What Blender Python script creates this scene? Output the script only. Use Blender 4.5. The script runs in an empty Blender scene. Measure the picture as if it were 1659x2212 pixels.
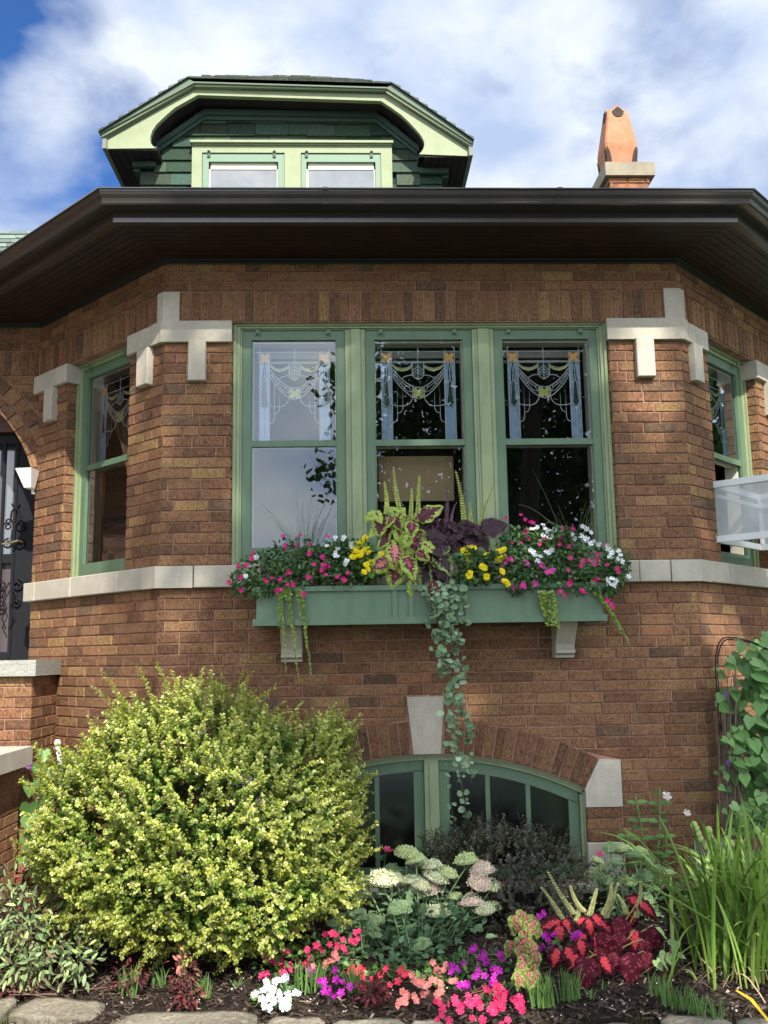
import bpy, math, random
import numpy as np
from mathutils import Vector
rng = np.random.default_rng(7); random.seed(7)
SC = bpy.context.scene; COL = SC.collection

# ------------------------------------------------------------------ camera
PITCH, YAW, ROLL, FPX = 0.151, 0.035, -0.016, 2017.552
F_ = np.array([math.sin(YAW)*math.cos(PITCH), math.cos(YAW)*math.cos(PITCH), math.sin(PITCH)])
R0 = np.array([math.cos(YAW), -math.sin(YAW), 0.0]); U0 = np.cross(R0, F_)
RV = math.cos(ROLL)*R0 + math.sin(ROLL)*U0; UV = -math.sin(ROLL)*R0 + math.cos(ROLL)*U0
CP = np.array([0.0, -5.828, -0.562])
cd = bpy.data.cameras.new('camera'); cam = bpy.data.objects.new('camera', cd); COL.objects.link(cam)
from mathutils import Matrix
cam.matrix_world = Matrix(((RV[0], UV[0], -F_[0], CP[0]), (RV[1], UV[1], -F_[1], CP[1]), (RV[2], UV[2], -F_[2], CP[2]), (0, 0, 0, 1)))
cd.sensor_fit = 'HORIZONTAL'; cd.sensor_width = 36; cd.lens = 36*FPX/1659; cd.clip_end = 2000; cd.clip_start = .05
SC.camera = cam
# ------------------------------------------------------------------ light
SUN_AZ, SUN_EL = math.radians(15), math.radians(43.5)   # azimuth to the right of the facade normal
SD = np.array([math.sin(SUN_AZ)*math.cos(SUN_EL), -math.cos(SUN_AZ)*math.cos(SUN_EL), math.sin(SUN_EL)])
sl = bpy.data.lights.new('sun', 'SUN'); sl.energy = 3.9; sl.angle = math.radians(.55); sl.color = (1, .93, .82)
so = bpy.data.objects.new('sun', sl); COL.objects.link(so)
so.rotation_euler = Vector(SD).to_track_quat('Z', 'Y').to_euler(); so.location = (5, -20, 20)
W = bpy.data.worlds.new('World'); SC.world = W; W.use_nodes = True
def build_world():
    nt = W.node_tree; nt.nodes.clear(); N = nt.nodes.new; L = nt.links.new
    out = N('ShaderNodeOutputWorld'); bg = N('ShaderNodeBackground'); bg.inputs[1].default_value = 1
    sky = N('ShaderNodeTexSky'); sky.sky_type = 'NISHITA'; sky.sun_disc = False
    sky.sun_elevation = SUN_EL; sky.sun_rotation = math.atan2(SD[0], SD[1]); sky.dust_density = .4; sky.ozone_density = 3
    sk = N('ShaderNodeVectorMath'); sk.operation = 'SCALE'; sk.inputs[3].default_value = .12; L(sky.outputs[0], sk.inputs[0])
    blue = N('ShaderNodeMixRGB'); blue.blend_type = 'MULTIPLY'; blue.inputs[0].default_value = 1; blue.inputs[2].default_value = (.50, .86, 1.35, 1)
    L(sk.outputs[0], blue.inputs[1])
    tc = N('ShaderNodeTexCoord')
    mp = N('ShaderNodeMapping'); mp.inputs['Scale'].default_value = (1.5, 1.0, 2.4); mp.inputs['Rotation'].default_value = (.2, .5, .1); L(tc.outputs['Generated'], mp.inputs[0])
    n1 = N('ShaderNodeTexNoise'); n1.inputs['Scale'].default_value = 2.6; n1.inputs['Detail'].default_value = 9; n1.inputs['Roughness'].default_value = .52; n1.inputs['Distortion'].default_value = .35
    L(mp.outputs[0], n1.inputs['Vector'])
    # the clear gap in the clouds lies in one direction of the sky
    def lobe(px, py, sharp, gain):
        v = F_ + RV*((px-829.5)/FPX) - UV*((py-1106)/FPX); v = v/np.linalg.norm(v)
        d = N('ShaderNodeVectorMath'); d.operation = 'DOT_PRODUCT'; d.inputs[1].default_value = tuple(v)
        nm = N('ShaderNodeVectorMath'); nm.operation = 'NORMALIZE'; L(tc.outputs['Generated'], nm.inputs[0]); L(nm.outputs[0], d.inputs[0])
        p = N('ShaderNodeMath'); p.operation = 'POWER'; L(d.outputs['Value'], p.inputs[0]); p.inputs[1].default_value = sharp
        m = N('ShaderNodeMath'); m.operation = 'MULTIPLY'; m.inputs[1].default_value = gain; L(p.outputs[0], m.inputs[0]); return m
    a = lobe(10, 100, 80, -.43); b = lobe(270, 140, 900, -.14); c = lobe(340, 30, 400, .26); c2 = lobe(110, 260, 700, .22)
    s = n1.outputs['Fac']
    for m in (a, b, c, c2):
        ad = N('ShaderNodeMath'); ad.operation = 'ADD'; L(s, ad.inputs[0]); L(m.outputs[0], ad.inputs[1]); s = ad.outputs[0]
    ad = N('ShaderNodeMath'); ad.operation = 'ADD'; ad.inputs[1].default_value = .10; L(s, ad.inputs[0])
    cr = N('ShaderNodeValToRGB'); cr.color_ramp.elements[0].position = .33; cr.color_ramp.elements[1].position = .55
    L(ad.outputs[0], cr.inputs[0])
    n2 = N('ShaderNodeTexNoise'); n2.inputs['Scale'].default_value = 4.5; n2.inputs['Detail'].default_value = 8; n2.inputs['Roughness'].default_value = .5; L(mp.outputs[0], n2.inputs['Vector'])
    cc = N('ShaderNodeValToRGB'); cc.color_ramp.elements[0].position = .36; cc.color_ramp.elements[1].position = .66
    cc.color_ramp.elements[0].color = (.48, .60, .86, 1); cc.color_ramp.elements[1].color = (.92, .98, 1.04, 1); L(n2.outputs['Fac'], cc.inputs[0])
    mx = N('ShaderNodeMixRGB'); L(cr.outputs[0], mx.inputs[0]); L(blue.outputs[0], mx.inputs[1]); L(cc.outputs[0], mx.inputs[2])
    # sky raised on the sunny side and dimmed ahead, added fill for the shaded front
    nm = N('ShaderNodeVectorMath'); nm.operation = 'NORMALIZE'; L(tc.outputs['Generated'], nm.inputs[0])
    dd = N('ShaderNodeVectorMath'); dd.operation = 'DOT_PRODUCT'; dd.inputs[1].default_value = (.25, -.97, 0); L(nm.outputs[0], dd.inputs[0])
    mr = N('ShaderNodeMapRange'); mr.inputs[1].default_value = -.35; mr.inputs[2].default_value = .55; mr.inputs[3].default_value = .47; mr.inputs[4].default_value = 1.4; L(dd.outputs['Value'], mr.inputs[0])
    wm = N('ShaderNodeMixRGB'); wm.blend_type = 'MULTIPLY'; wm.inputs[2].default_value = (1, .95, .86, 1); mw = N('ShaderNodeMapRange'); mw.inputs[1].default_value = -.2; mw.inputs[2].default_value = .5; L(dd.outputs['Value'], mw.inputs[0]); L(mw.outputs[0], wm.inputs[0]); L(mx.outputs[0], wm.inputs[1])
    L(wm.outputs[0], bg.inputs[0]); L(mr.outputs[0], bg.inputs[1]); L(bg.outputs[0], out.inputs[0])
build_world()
SC.view_settings.view_transform = 'Standard'; SC.view_settings.look = 'None'; SC.view_settings.exposure = 1.2; SC.view_settings.gamma = 1
SC.cycles.max_bounces = 8; SC.cycles.transparent_max_bounces = 24; SC.cycles.use_denoising = True

# ------------------------------------------------------------------ helpers
def ray(x, y): return F_ + RV*((x-829.5)/FPX) - UV*((y-1106)/FPX)
def at(x, y, Y):
    v = ray(x, y); return CP + v*((Y-CP[1])/v[1])
def atX(x, y, X):
    v = ray(x, y); return CP + v*((X-CP[0])/v[0])
def atZ(x, y, Z):
    v = ray(x, y); return CP + v*((Z-CP[2])/v[2])

class MB:
    def __init__(s): s.v = []; s.l = []; s.n = []; s.c = []; s.k = 0
    def add(s, verts, faces, col=(1, 1, 1)):
        verts = np.asarray(verts, float).reshape(-1, 3)
        for f in faces: s.n.append(len(f)); s.l.extend([i+s.k for i in f])
        s.v.append(verts); s.k += len(verts)
        if isinstance(col, np.ndarray) and col.ndim == 2: s.c.append(col)
        else: s.c.append(np.tile(np.asarray(col, float)[:3], (len(faces), 1)))
    def inst(s, tv, tf, M, T, cols):
        """M (k,3,3) columns = axes, T (k,3), cols (k,3)"""
        k = len(T)
        if k == 0: return
        V = np.einsum('kij,nj->kni', M, tv) + T[:, None, :]
        base = s.k; nv = len(tv)
        fl = np.concatenate([np.asarray(f) for f in tf]); ln = [len(f) for f in tf]
        L = (fl[None, :] + (np.arange(k)*nv)[:, None] + base).ravel()
        s.l.extend(L.tolist()); s.n.extend(ln*k); s.v.append(V.reshape(-1, 3)); s.k += nv*k
        s.c.append(np.repeat(np.asarray(cols, float), len(tf), axis=0))
    def box(s, x0, x1, y0, y1, z0, z1, col=(1, 1, 1), T=None):
        v = np.array([(x, y, z) for z in (z0, z1) for y in (y0, y1) for x in (x0, x1)], float)
        if T is not None: v = T(v)
        s.add(v, [(0, 2, 3, 1), (4, 5, 7, 6), (0, 1, 5, 4), (2, 6, 7, 3), (0, 4, 6, 2), (1, 3, 7, 5)], col)
    def prism(s, pts, ext, col=(1, 1, 1)):
        pts = np.asarray(pts, float); n = len(pts); v = np.vstack([pts, pts+np.asarray(ext, float)])
        s.add(v, [tuple(range(n))[::-1], tuple(range(n, 2*n))] + [(i, (i+1) % n, n+(i+1) % n, n+i) for i in range(n)], col)
    def tube(s, pts, r, k=6, col=(1, 1, 1), cap=True):
        pts = np.asarray(pts, float); n = len(pts); r = np.broadcast_to(np.asarray(r, float), (n,))
        t = np.gradient(pts, axis=0); t /= np.linalg.norm(t, axis=1)[:, None]+1e-9
        h = np.array([0, 0, 1.]) if abs(t[:, 2]).mean() < .8 else np.array([1., 0, 0])
        a = np.cross(t, h); a /= np.linalg.norm(a, axis=1)[:, None]+1e-9; b = np.cross(t, a)
        an = np.arange(k)*2*math.pi/k
        v = pts[:, None]+r[:, None, None]*(a[:, None]*np.cos(an)[None, :, None]+b[:, None]*np.sin(an)[None, :, None])
        f = [(i*k+j, i*k+(j+1) % k, (i+1)*k+(j+1) % k, (i+1)*k+j) for i in range(n-1) for j in range(k)]
        if cap: f += [tuple(range(k))[::-1], tuple(range((n-1)*k, n*k))]
        s.add(v.reshape(-1, 3), f, col)
    def ribbon(s, pts, w, side, col=(1, 1, 1), fold=.25):
        pts = np.asarray(pts, float); n = len(pts); w = np.broadcast_to(np.asarray(w, float), (n,))
        side = np.asarray(side, float); t = np.gradient(pts, axis=0); nn = np.cross(t, side); nn /= np.linalg.norm(nn, axis=1)[:, None]+1e-9
        v = np.stack([pts-side*w[:, None]+nn*w[:, None]*fold, pts, pts+side*w[:, None]+nn*w[:, None]*fold], 1).reshape(-1, 3)
        f = [(i*3+j, i*3+j+1, i*3+j+4, i*3+j+3) for i in range(n-1) for j in (0, 1)]
        s.add(v, f, col)
    def build(s, name, mat, parent=None, smooth=False, loc=None):
        me = bpy.data.meshes.new(name); V = np.concatenate(s.v) if s.v else np.zeros((0, 3))
        if loc is not None: V = V-np.asarray(loc)
        me.vertices.add(len(V)); me.vertices.foreach_set('co', V.ravel().astype(np.float32))
        me.loops.add(len(s.l)); me.loops.foreach_set('vertex_index', np.array(s.l, np.int32))
        me.polygons.add(len(s.n)); st = np.concatenate([[0], np.cumsum(s.n)[:-1]]).astype(np.int32)
        me.polygons.foreach_set('loop_start', st)
        me.polygons.foreach_set('use_smooth', np.full(len(s.n), bool(smooth)))
        me.update(calc_edges=True)
        at_ = me.attributes.new('Col', 'FLOAT_COLOR', 'FACE'); c = np.concatenate(s.c); c = np.hstack([c, np.ones((len(c), 1))])
        at_.data.foreach_set('color', c.ravel().astype(np.float32))
        me.materials.append(mat); o = bpy.data.objects.new(name, me); COL.objects.link(o)
        if parent is not None: o.parent = parent
        if loc is not None: o.location = loc
        return o

def tag(o, label=None, cat=None, group=None, kind=None):
    if label: o['label'] = label
    if cat: o['category'] = cat
    if group: o['group'] = group
    if kind: o['kind'] = kind
    return o
def thing(name, label, cat, group=None):
    return tag(bpy.data.objects.new(name, None), label, cat, group) if False else _thing(name, label, cat, group)
def _thing(name, label, cat, group):
    o = bpy.data.objects.new(name, None); COL.objects.link(o); o.empty_display_size = .1; return tag(o, label, cat, group)

# ------------------------------------------------------------------ materials
def mat(name, col=None, rough=.7, spec=.3, attr=False, noise=None, bump=None, metal=0, trans=0, var=.0, coat=0, wave=None):
    m = bpy.data.materials.new(name); m.use_nodes = True; nt = m.node_tree; N = nt.nodes.new; L = nt.links.new
    b = nt.nodes['Principled BSDF']; out = nt.nodes['Material Output']
    b.inputs['Roughness'].default_value = rough; b.inputs['Specular IOR Level'].default_value = spec; b.inputs['Metallic'].default_value = metal
    if coat: b.inputs['Coat Weight'].default_value = coat; b.inputs['Coat Roughness'].default_value = .15
    tc = N('ShaderNodeTexCoord')
    if attr:
        a = N('ShaderNodeAttribute'); a.attribute_name = 'Col'; c = a.outputs['Color']
        if col:
            mu = N('ShaderNodeMixRGB'); mu.blend_type = 'MULTIPLY'; mu.inputs[0].default_value = 1; L(c, mu.inputs[1]); mu.inputs[2].default_value = (*col, 1); c = mu.outputs[0]
    else:
        r = N('ShaderNodeRGB'); r.outputs[0].default_value = (*col, 1); c = r.outputs[0]
    for nz in (noise or []):   # (scale, color2, lo, hi, stretch)
        sc, c2, lo, hi = nz[:4]
        mp = N('ShaderNodeMapping'); L(tc.outputs['Object'], mp.inputs[0])
        if len(nz) > 4: mp.inputs['Scale'].default_value = nz[4]
        n = N('ShaderNodeTexNoise'); n.inputs['Scale'].default_value = sc; n.inputs['Detail'].default_value = 6; n.inputs['Roughness'].default_value = .6
        L(mp.outputs[0], n.inputs['Vector'])
        cr = N('ShaderNodeValToRGB'); cr.color_ramp.elements[0].position = lo; cr.color_ramp.elements[1].position = hi; L(n.outputs['Fac'], cr.inputs[0])
        mx = N('ShaderNodeMixRGB'); L(cr.outputs[0], mx.inputs[0]); L(c, mx.inputs[1])
        if c2 is None: pass
        if len(c2) == 4:   # multiply
            mx.blend_type = 'MULTIPLY'; mx.inputs[2].default_value = (c2[0], c2[1], c2[2], 1)
        else: mx.inputs[2].default_value = (*c2, 1)
        c = mx.outputs[0]
    L(c, b.inputs['Base Color'])
    if bump:
        prev = None
        for bp in (bump if isinstance(bump, list) else [bump]):   # (scale, strength, distance, stretch)
            mp = N('ShaderNodeMapping'); L(tc.outputs['Object'], mp.inputs[0])
            if len(bp) > 3: mp.inputs['Scale'].default_value = bp[3]
            n = N('ShaderNodeTexNoise'); n.inputs['Scale'].default_value = bp[0]; n.inputs['Detail'].default_value = 5; n.inputs['Distortion'].default_value = .6
            L(mp.outputs[0], n.inputs['Vector']); bu = N('ShaderNodeBump'); bu.inputs['Strength'].default_value = bp[1]; bu.inputs['Distance'].default_value = bp[2]
            L(n.outputs['Fac'], bu.inputs['Height'])
            if prev: L(prev, bu.inputs['Normal'])
            prev = bu.outputs[0]
        L(prev, b.inputs['Normal'])
    if trans:
        t = N('ShaderNodeBsdfTranslucent'); L(c, t.inputs[0]); mx = N('ShaderNodeMixShader'); mx.inputs[0].default_value = trans
        L(b.outputs[0], mx.inputs[1]); L(t.outputs[0], mx.inputs[2]); L(mx.outputs[0], out.inputs[0])
    return m
def glass(name, refl, tint=(1, 1, 1), rough=0.0, wob=0):
    m = bpy.data.materials.new(name); m.use_nodes = True; nt = m.node_tree; nt.nodes.clear(); N = nt.nodes.new; L = nt.links.new
    out = N('ShaderNodeOutputMaterial'); t = N('ShaderNodeBsdfTransparent'); t.inputs[0].default_value = (*tint, 1)
    g = N('ShaderNodeBsdfGlossy'); g.inputs['Roughness'].default_value = rough; g.inputs[0].default_value = (.84, .92, 1, 1)
    fr = N('ShaderNodeFresnel'); fr.inputs[0].default_value = 1.5
    ad = N('ShaderNodeMath'); ad.operation = 'ADD'; ad.inputs[1].default_value = refl; ad.use_clamp = True; L(fr.outputs[0], ad.inputs[0])
    if wob:
        n = N('ShaderNodeTexNoise'); n.inputs['Scale'].default_value = 2.5; tc = N('ShaderNodeTexCoord'); L(tc.outputs['Object'], n.inputs['Vector'])
        bu = N('ShaderNodeBump'); bu.inputs['Strength'].default_value = wob; bu.inputs['Distance'].default_value = .02; L(n.outputs['Fac'], bu.inputs['Height']); L(bu.outputs[0], g.inputs['Normal'])
    mx = N('ShaderNodeMixShader'); L(ad.outputs[0], mx.inputs[0]); L(t.outputs[0], mx.inputs[1]); L(g.outputs[0], mx.inputs[2]); L(mx.outputs[0], out.inputs[0])
    return m
M_BRICK = mat('brick', col=(1.14, 1.19, 1.03), attr=True, rough=.85, spec=.2, noise=[(30, (.37, .22, .125), .50, .80), (21, (.70, .64, .60, 0), .50, .74), (85, (.42, .38, .36, 0), .46, .68, (1, 1, .5)), (260, (.50, .47, .46, 0), .42, .60)],
              bump=[(170, 1.0, .009, (1, 1, .5)), (28, .5, .006)])
M_MORTAR = mat('mortar', (.34, .20, .145), rough=.95, spec=.1, noise=[(9, (.20, .105, .08), .4, .7), (45, (.60, .55, .48), .67, .71)], bump=(120, .5, .004))
M_STONE = mat('limestone', (.455, .415, .345), rough=.85, spec=.15, noise=[(3.2, (.34, .31, .26), .42, .68), (14, (.37, .34, .285), .45, .7, (1, 1, .4)), (60, (.36, .33, .27), .52, .72), (110, (.22, .20, .17), .68, .74)], bump=[(90, .25, .003), (9, .15, .006)])
M_GREEN = mat('dark_green_paint', (.090, .152, .092), rough=.45, spec=.45, noise=[(5, (.110, .175, .108), .4, .7), (18, (.072, .124, .078), .45, .8, (1, 1, .25)), (70, (.14, .20, .15), .70, .76)], bump=(60, .08, .002))
M_SAGE = mat('sage_paint', (.215, .268, .145), rough=.45, spec=.45, noise=[(6, (.25, .30, .17), .4, .7), (22, (.17, .21, .115), .5, .8, (1, 1, .2))], bump=(60, .08, .002))
M_LTGREEN = mat('pale_green_paint', (.265, .305, .190), rough=.6, spec=.25, noise=[(7, (.22, .26, .155), .45, .75), (30, (.17, .18, .11), .66, .76, (1, 1, 2.5))], bump=(40, .15, .003))
M_MINT = mat('mint_paint', (.165, .245, .175), rough=.5, spec=.3, noise=[(8, (.15, .25, .17), .45, .7)])
M_DKTRIM = mat('dark_green_trim', (.03, .06, .048), rough=.5, spec=.4)
M_SHING = mat('wall_shingle', attr=True, rough=.95, spec=.1, noise=[(120, (.6, .6, .6, 0), .4, .6)], bump=(160, .7, .004))
M_ROOF = mat('roof_shingle', attr=True, rough=.95, spec=.1, noise=[(90, (.6, .6, .6, 0), .4, .6)], bump=(120, .7, .005))
M_GUT = mat('gutter_metal', (.036, .030, .029), rough=.28, spec=.6, coat=.3)
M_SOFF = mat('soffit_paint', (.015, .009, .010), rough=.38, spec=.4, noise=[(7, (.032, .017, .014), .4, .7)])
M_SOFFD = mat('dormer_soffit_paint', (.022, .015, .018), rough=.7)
M_CREAM = mat('cream_paint', (.68, .64, .52), rough=.6)
M_WOODIN = mat('inner_wood', (.40, .21, .09), rough=.5, noise=[(14, (.26, .12, .05), .4, .7, (1, 1, .1))])
M_ROOM = mat('unlit_room', (.05, .045, .04), rough=.9)  # dark colour stands in for the shade of the unlit rooms
M_WALLIN = mat('cardboard_brown', (.42, .30, .17), rough=.8)
M_PANE = glass('window_glass', .075, (.92, .94, .94), wob=.02)
M_PANES = glass('side_window_glass', .24, (.9, .92, .92), wob=.02)
M_PANE2 = glass('basement_glass', .10, (.35, .40, .42), rough=.12)
M_PANE3 = glass('dormer_glass', .45, (.6, .62, .66), wob=.05)
M_LEAD = mat('lead_came', (.62, .66, .68), rough=.4, spec=.6)
M_BLUEG = mat('blue_opal_glass', (.30, .46, .66), rough=.25, spec=.5, noise=[(30, (.42, .55, .72), .4, .7, (1, 1, .3)), (12, (.13, .22, .38), .5, .75)])
M_AMBER = mat('amber_glass', (.90, .46, .14), rough=.3, spec=.5)
M_YELG = mat('yellow_glass', (.62, .62, .16), rough=.3, spec=.5, noise=[(20, (.36, .42, .07), .4, .7)])
M_DKG = mat('dark_glass', (.03, .06, .05), rough=.2, spec=.5)
M_IRON = mat('black_iron', (.010, .010, .013), rough=.6, spec=.15)
M_WHITE = mat('white_enamel', (.80, .80, .78), rough=.4)
M_ALU = mat('white_aluminium', (.66, .68, .70), rough=.35, spec=.5)
M_SCREEN = glass('film_screen', .05, (.42, .46, .46), rough=.25)
M_TERRA = mat('terracotta', (.36, .155, .08), rough=.85, noise=[(5, (.44, .21, .12), .4, .7), (18, (.22, .10, .06), .55, .75), (60, (.28, .13, .08), .5, .8)], bump=(50, .2, .003))
M_MULCH = mat('mulch_soil', (.030, .021, .017), rough=.95, spec=.1, noise=[(40, (.07, .052, .042), .45, .7), (9, (.016, .011, .009), .4, .7)], bump=[(45, 1, .03), (170, .8, .01)])
M_CHIP = mat('wood_chip', attr=True, rough=.9, spec=.1, bump=(80, .4, .003))
M_LAWN = mat('lawn_soil', (.035, .055, .018), rough=.95, noise=[(6, (.05, .075, .02), .4, .6)], bump=(60, .8, .02))
M_LEAF = mat('leaf', attr=True, rough=.42, spec=.35, trans=.28)
M_LEAFM = mat('matte_leaf', attr=True, rough=.7, spec=.2, trans=.18)
M_PETAL = mat('petal', attr=True, rough=.55, spec=.2, trans=.3)
M_STEM = mat('stem', attr=True, rough=.6, spec=.2)
M_BARK = mat('bark', (.09, .065, .05), rough=.9, noise=[(12, (.05, .038, .03), .4, .7, (1, 1, .2))], bump=(20, .8, .02))
M_ROCK = mat('edging_stone', (.22, .195, .15), rough=.9, spec=.15, noise=[(6, (.13, .115, .085), .4, .65), (24, (.33, .30, .25), .5, .75), (60, (.07, .065, .045), .52, .72)], bump=[(10, .7, .03), (60, .6, .008)])
M_PIPE = mat('white_plastic', (.62, .63, .64), rough=.5)

# ------------------------------------------------------------------ house frame of reference
XL, XR, S2, YA = -1.2, 2.175, math.sqrt(.5), 1.183
SEND = 1.673
FACES = {'F': ((0, 0), (1, 0), (0, -1)), 'L': ((XL, 0), (-S2, S2), (-S2, -S2)), 'R': ((XR, 0), (S2, S2), (S2, -S2)), 'A': ((0, YA), (1, 0), (0, -1)),
         'E': ((XR+SEND*S2, YA), (0, 1), (1, 0))}
def TF(face):
    o, u, n = [np.array(a, float) for a in FACES[face]]
    def T(v):   # v columns: u, outward, z
        v = np.asarray(v, float).reshape(-1, 3); r = np.zeros_like(v)
        r[:, 0] = o[0]+v[:, 0]*u[0]+v[:, 1]*n[0]; r[:, 1] = o[1]+v[:, 0]*u[1]+v[:, 1]*n[1]; r[:, 2] = v[:, 2]; return r
    return T
def pf(face, px, py, out=0.0):   # picture point of the face -> (u, z)
    o, u, n = [np.array(a, float) for a in FACES[face]]
    P0 = np.array([o[0]+n[0]*out, o[1]+n[1]*out, 0]); nn = np.array([n[0], n[1], 0]); v = ray(px, py)
    P = CP+v*(((P0-CP)@nn)/(v@nn)); return float((P-P0)@np.array([u[0], u[1], 0])), float(P[2])

BR = [((.285, .145, .090), .31), ((.235, .112, .072), .22), ((.18, .092, .064), .15), ((.325, .175, .102), .15), ((.37, .225, .115), .06), ((.145, .092, .070), .05), ((.32, .145, .092), .04)]
BC = np.array([b[0] for b in BR]); BC = BC*.86+np.array([.262, .140, .090])*.14; BW = np.array([b[1] for b in BR]); BW /= BW.sum()
def bcol(tone=1.0):
    c = BC[rng.choice(len(BC), p=BW)]*rng.uniform(.84, 1.16)*tone; return np.clip(c, 0, 1)
def brick(mb, T, u0a, u1a, u0b, u1b, z0, z1, out=0.0, depth=.03, col=None, j=.0035):
    """one brick, trapezoid: a = bottom, b = top"""
    if min(u1a-u0a, u1b-u0b) < .006 or z1-z0 < .01: return
    o = out+rng.uniform(-.0016, .0016); g = .0045; cf = .004
    f = [(u0a+g, z0+j), (u1a-g, z0+j), (u1b-g, z1-j), (u0b+g, z1-j)]
    c = np.mean(f, 0); inn = [(a+np.sign(c[0]-a)*cf, b+np.sign(c[1]-b)*cf) for a, b in f]
    jit = rng.uniform(-.0012, .0012, (4, 2))
    v = [(a, o-cf-depth, b) for a, b in f]+[(a+jit[i, 0], o-cf, b+jit[i, 1]) for i, (a, b) in enumerate(f)]+[(a, o, b) for a, b in inn]
    fs = [(8, 9, 10, 11)]+[(4+i, 4+(i+1) % 4, 8+(i+1) % 4, 8+i) for i in range(4)]+[(i, (i+1) % 4, 4+(i+1) % 4, 4+i) for i in range(4)]
    mb.add(T(v), fs, bcol() if col is None else col)
BL = .2115
def courses(mb, face, u0, u1, z0, z1, n, hole=None, out=0.0, phase=0, L=BL, tone=1.0, corner=(0, 0)):
    T = TF(face); h = (z1-z0)/n
    for k in range(n):
        a, b = z0+k*h, z0+(k+1)*h
        segs = [(u0, u1, u0, u1)]
        if hole:
            hb, ht = hole(a), hole(b); hm = hole((a+b)/2)
            if hm is not None or (hb is not None and ht is not None):
                hb = hb or hm; ht = ht or hm
                segs = [(u0, hb[0], u0, ht[0]), (hb[1], u1, ht[1], u1)]
        off = ((k+phase) % 2)*.5*L+rng.uniform(-.012, .012)+rng.choice([0, 0, .25*L])
        for (p, q, p2, q2) in segs:
            if q-p < .01: continue
            x = math.floor((min(p, p2)-off)/L)*L+off; edges = [min(p, p2)]
            while x < max(q, q2):
                if x > max(p, p2)+.03 and x < min(q, q2)-.03: edges.append(x+rng.uniform(-.004, .004))
                x += L if rng.random() > .12 else L*.5
            edges.append(max(q, q2))
            for i in range(len(edges)-1):
                a0, a1 = edges[i], edges[i+1]
                b0 = p2 if i == 0 else a0; b1 = q2 if i == len(edges)-2 else a1
                a0 = p if i == 0 else a0; a1 = q if i == len(edges)-2 else a1
                brick(mb, T, a0, a1, b0, b1, a, b, out, tone and .03, col=bcol(tone))
def soldiers(mb, face, u0, u1, z0, z1, out=0.0, w=.0695, tone=.92):
    T = TF(face); n = max(1, round((u1-u0)/w)); w = (u1-u0)/n
    for i in range(n): brick(mb, T, u0+i*w, u0+(i+1)*w, u0+i*w, u0+(i+1)*w, z0, z1, out, col=bcol(tone), j=.004)
def ring(mb, cx, cz, r0, r1, a0, a1, n, T, out=.0, tone=.9, dep=.035):
    for i in range(n):
        t0 = a0+(a1-a0)*i/n; t1 = a0+(a1-a0)*(i+1)/n; e = .0045
        P = []
        for r, t, s in ((r0, t0, 1), (r0, t1, -1), (r1, t1, -1), (r1, t0, 1)):
            tt = t+s*np.sign(a1-a0)*e/r; rr = r+(.004 if r == r0 else -.004); P.append((cx+rr*math.cos(tt), cz+rr*math.sin(tt)))
        c = np.mean(P, 0); inn = [(p[0]+(c[0]-p[0])*.07, p[1]+(c[1]-p[1])*.05) for p in P]; o = out+rng.uniform(-.0015, .0015)
        v = [(p[0], o-dep, p[1]) for p in P]+[(p[0], o-.004, p[1]) for p in P]+[(p[0], o, p[1]) for p in inn]
        mb.add(T(v), [(8, 9, 10, 11)]+[(4+i, 4+(i+1) % 4, 8+(i+1) % 4, 8+i) for i in range(4)]+[(i, (i+1) % 4, 4+(i+1) % 4, 4+i) for i in range(4)], bcol(tone))
ZH, ZS, ZSB, ZG, ZT = 1.58, 0.0, -.139, -2.35, 1.99
W1, W2 = -.758, 1.690
LU0, LU1 = .40, 1.235       # side bay opening along the face
house = thing('brick_house', 'brown brick bungalow with an octagonal bay, green window frames and a clipped gable dormer', 'house')
def hpart(mb, name, m, label=None, smooth=False, parent=None):
    o = mb.build(name, m, parent or house, smooth)
    if label: o['label'] = label
    return o
# basement arch: segmental
BCX, BCZ, BRI, BRO = .45, -3.353, 2.186, 2.385
BX0, BX1 = BCX-.965, BCX+.965
def bhole(z):
    """opening + its voussoirs, skewbacks and jamb blocks"""
    if z < -1.93-1e-6: return None
    if z < -1.218: return (BX0-.21, BX1+.21)
    if z < BCZ+BRO:
        d = math.sqrt(max(0, BRO**2-(z-BCZ)**2)); return (BCX-d, BCX+d)
    if z < -.822: return (.325, .555)
    return None
mb = MB()
courses(mb, 'F', XL, XR, -1.963, ZSB, 27, hole=bhole)
courses(mb, 'F', XL, XR, -2.37, -1.963, 6)
courses(mb, 'F', XL, W1, ZS, ZH, 23); courses(mb, 'F', W2, XR, ZS, ZH, 23)
soldiers(mb, 'F', XL+.1, XR-.1, ZH+.002, 1.79); courses(mb, 'F', XL, XR, 1.79, ZT, 3)
for fc in 'LR':
    courses(mb, fc, 0, SEND, -2.37, ZSB, 33, phase=1)
    courses(mb, fc, 0, LU0, ZS, ZH, 23, phase=1); courses(mb, fc, LU1, SEND, ZS, ZH, 23, phase=1)
    soldiers(mb, fc, .06, SEND, ZH+.002, 1.79); courses(mb, fc, 0, SEND, 1.79, ZT, 3, phase=1)
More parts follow.
